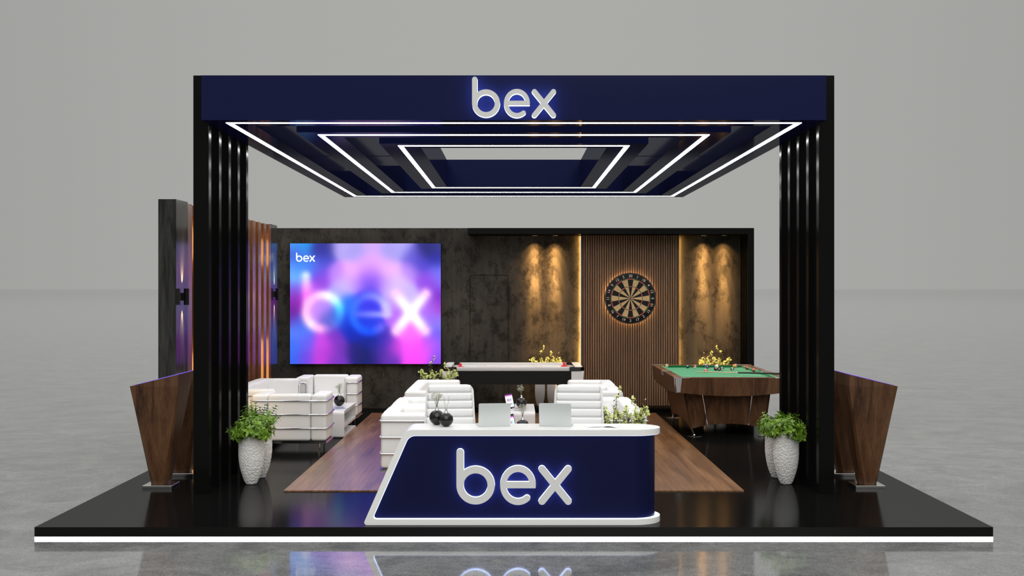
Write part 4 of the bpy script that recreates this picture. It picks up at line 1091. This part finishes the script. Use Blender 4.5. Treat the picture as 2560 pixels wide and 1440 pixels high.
    for i, (px, py, colr, stripe, lab) in enumerate(spec):
        r = .0286; d = F*(CAMZ-zc-r)/(py-CY); X = wx(px, d)
        d = min(d, Y1-rw_-.045-r-.002); X = wx(px, d)
        rnd = random.Random(i); ax = Vector((rnd.uniform(-.5,.5), -1, rnd.uniform(-.2,.7))).normalized()
        rot = Vector((0,0,1)).rotation_difference(ax).to_matrix()
        angs = [0, 8, 15, 23, 32, 45, 58, 63, 76, 90, 104, 117, 122, 135, 150, 165, 180]; b = MB()
        mats_ = [WH, BK, mat('ball_colour_%s' % lab.split()[0].replace('-', '_') + ('' if not colr else '_tone%d' % int(colr[0]*100)), colr, .12) if colr else WH]
        n = 24
        for q in range(len(angs)-1):
            a0, a1 = R(angs[q]), R(angs[q+1]); m_ = (angs[q]+angs[q+1])/2; m2 = min(m_, 180-m_)
            if colr is None: mi = 0
            elif m2 < 12: mi = 1
            elif m2 < 27: mi = 0
            elif stripe: mi = 2
            else: mi = 2
            vs = [(r*math.sin(a)*math.cos(2*PI*k/n), r*math.sin(a)*math.sin(2*PI*k/n), r*math.cos(a)) for a in (a0, a1) for k in range(n)]
            fs_ = [(k, (k+1) % n, n+(k+1) % n, n+k) for k in range(n)]
            if q == 0: vs = [(0, 0, r)]+vs[n:]; fs_ = [(0, 1+k, 1+(k+1) % n) for k in range(n)]
            if q == len(angs)-2: vs = vs[:n]+[(0, 0, -r)]; fs_ = [(k, (k+1) % n, n) for k in range(n)]
            b.add(vs, fs_, mi)
        if stripe:    # stripe lies on an axis square to the number: white everywhere but a band
            perp = ax.cross(Vector((1, 0, 0))).normalized(); pl = rot.inverted() @ perp
            for k, f in enumerate(b.f):
                c = sum((Vector(b.v[j]) for j in f), Vector())/len(f)
                if b.m[k] == 2 and abs(c.normalized().dot(pl)) > .55: b.m[k] = 0
        b.v = [tuple(rot @ Vector(v)) for v in b.v]
        o = b.build('pool_ball', mats_, angle=60); o.location = (X, d, zc+r); tag(o, lab+' on the pool table' if 'table' not in lab else lab, 'ball', 'pool balls on the green cloth')
    cu = thing('pool_cue', 'long pool cue with pale shaft and dark butt lying across the pool table', 'cue', (2.9, 17.5, .8))
    A = Vector((wx(1740.5, 18.0)-2.9, 18.0-17.5, .785-.8)); B = Vector((wx(1953, 17.02)-2.9, 17.02-17.5, .824-.8)); dirn = (B-A).normalized()
    Lc = 1.46; P = lambda s: A+dirn*s
    jn = (wx(1843.6, 17.5)-wx(1740.5, 18.0))/dirn.x
    MB().tube([P(0), P(jn)], [.0062, .0095], 12).build('shaft', mat('maple_shaft', (.62, .45, .28), .35), cu)
    MB().tube([P(jn), P(jn+.012)], .0102, 12).build('joint_ring', M_CHROME, cu)
    MB().tube([P(jn+.012), P(Lc)], [.0105, .0145], 12).build('butt', mat('cue_butt', (.012, .009, .008), .3), cu)
pool()

# ------------------------------------------------------------------ light and sky
world = bpy.data.worlds.new('World'); scn.world = world; world.use_nodes = True
nt = NT(world); bg = nt.n['Background']
tc = nt.add('ShaderNodeTexCoord'); sp = nt.add('ShaderNodeSeparateXYZ', i_Vector=tc.outputs['Generated'])
up = nt.add('ShaderNodeMapRange', i_Value=sp.outputs[2], interpolation_type='SMOOTHSTEP')
up.inputs[1].default_value = .28; up.inputs[2].default_value = .95; up.inputs[3].default_value = 1.0; up.inputs[4].default_value = 3.3
xx = nt.add('ShaderNodeMath', operation='MULTIPLY'); nt.l.new(sp.outputs[0], xx.inputs[0]); nt.l.new(sp.outputs[0], xx.inputs[1])
sd = nt.add('ShaderNodeMapRange', i_Value=xx.outputs[0]); sd.inputs[1].default_value = .0; sd.inputs[2].default_value = .16; sd.inputs[3].default_value = 1.0; sd.inputs[4].default_value = .87
mu = nt.add('ShaderNodeMath', operation='MULTIPLY'); nt.l.new(up.outputs[0], mu.inputs[0]); nt.l.new(sd.outputs[0], mu.inputs[1])
bg.inputs['Color'].default_value = c4(lin((171, 171, 168)))
nt.l.new(mu.outputs[0], bg.inputs['Strength'])

L = bpy.data.lights.new('hall_key', 'SUN'); L.energy = 1.5; L.angle = R(60); L.color = (1, .99, .97)
lo = bpy.data.objects.new('hall_key', L); COL.objects.link(lo); lo.rotation_euler = (R(50), 0, R(6)); lo.location = (0, 0, 12)

# ------------------------------------------------------------------ camera
cam = bpy.data.cameras.new('camera'); cam.sensor_width = 36; cam.lens = F*36/2560; cam.shift_x = -(CX-1280)/2560; cam.clip_end = 5000; cam.clip_start = .1
co = bpy.data.objects.new('camera', cam); COL.objects.link(co); co.location = (0, 0, CAMZ); co.rotation_euler = (R(90), 0, 0); scn.camera = co
vs_ = scn.view_settings; vs_.view_transform = 'Standard'; vs_.look = 'None'; vs_.gamma = 1; vs_.exposure = 0; vs_.use_curve_mapping = False
scn.cycles.max_bounces = 7; scn.cycles.diffuse_bounces = 3; scn.cycles.glossy_bounces = 5; scn.cycles.sample_clamp_indirect = 6; scn.cycles.caustics_reflective = False
scn.cycles.use_denoising = True
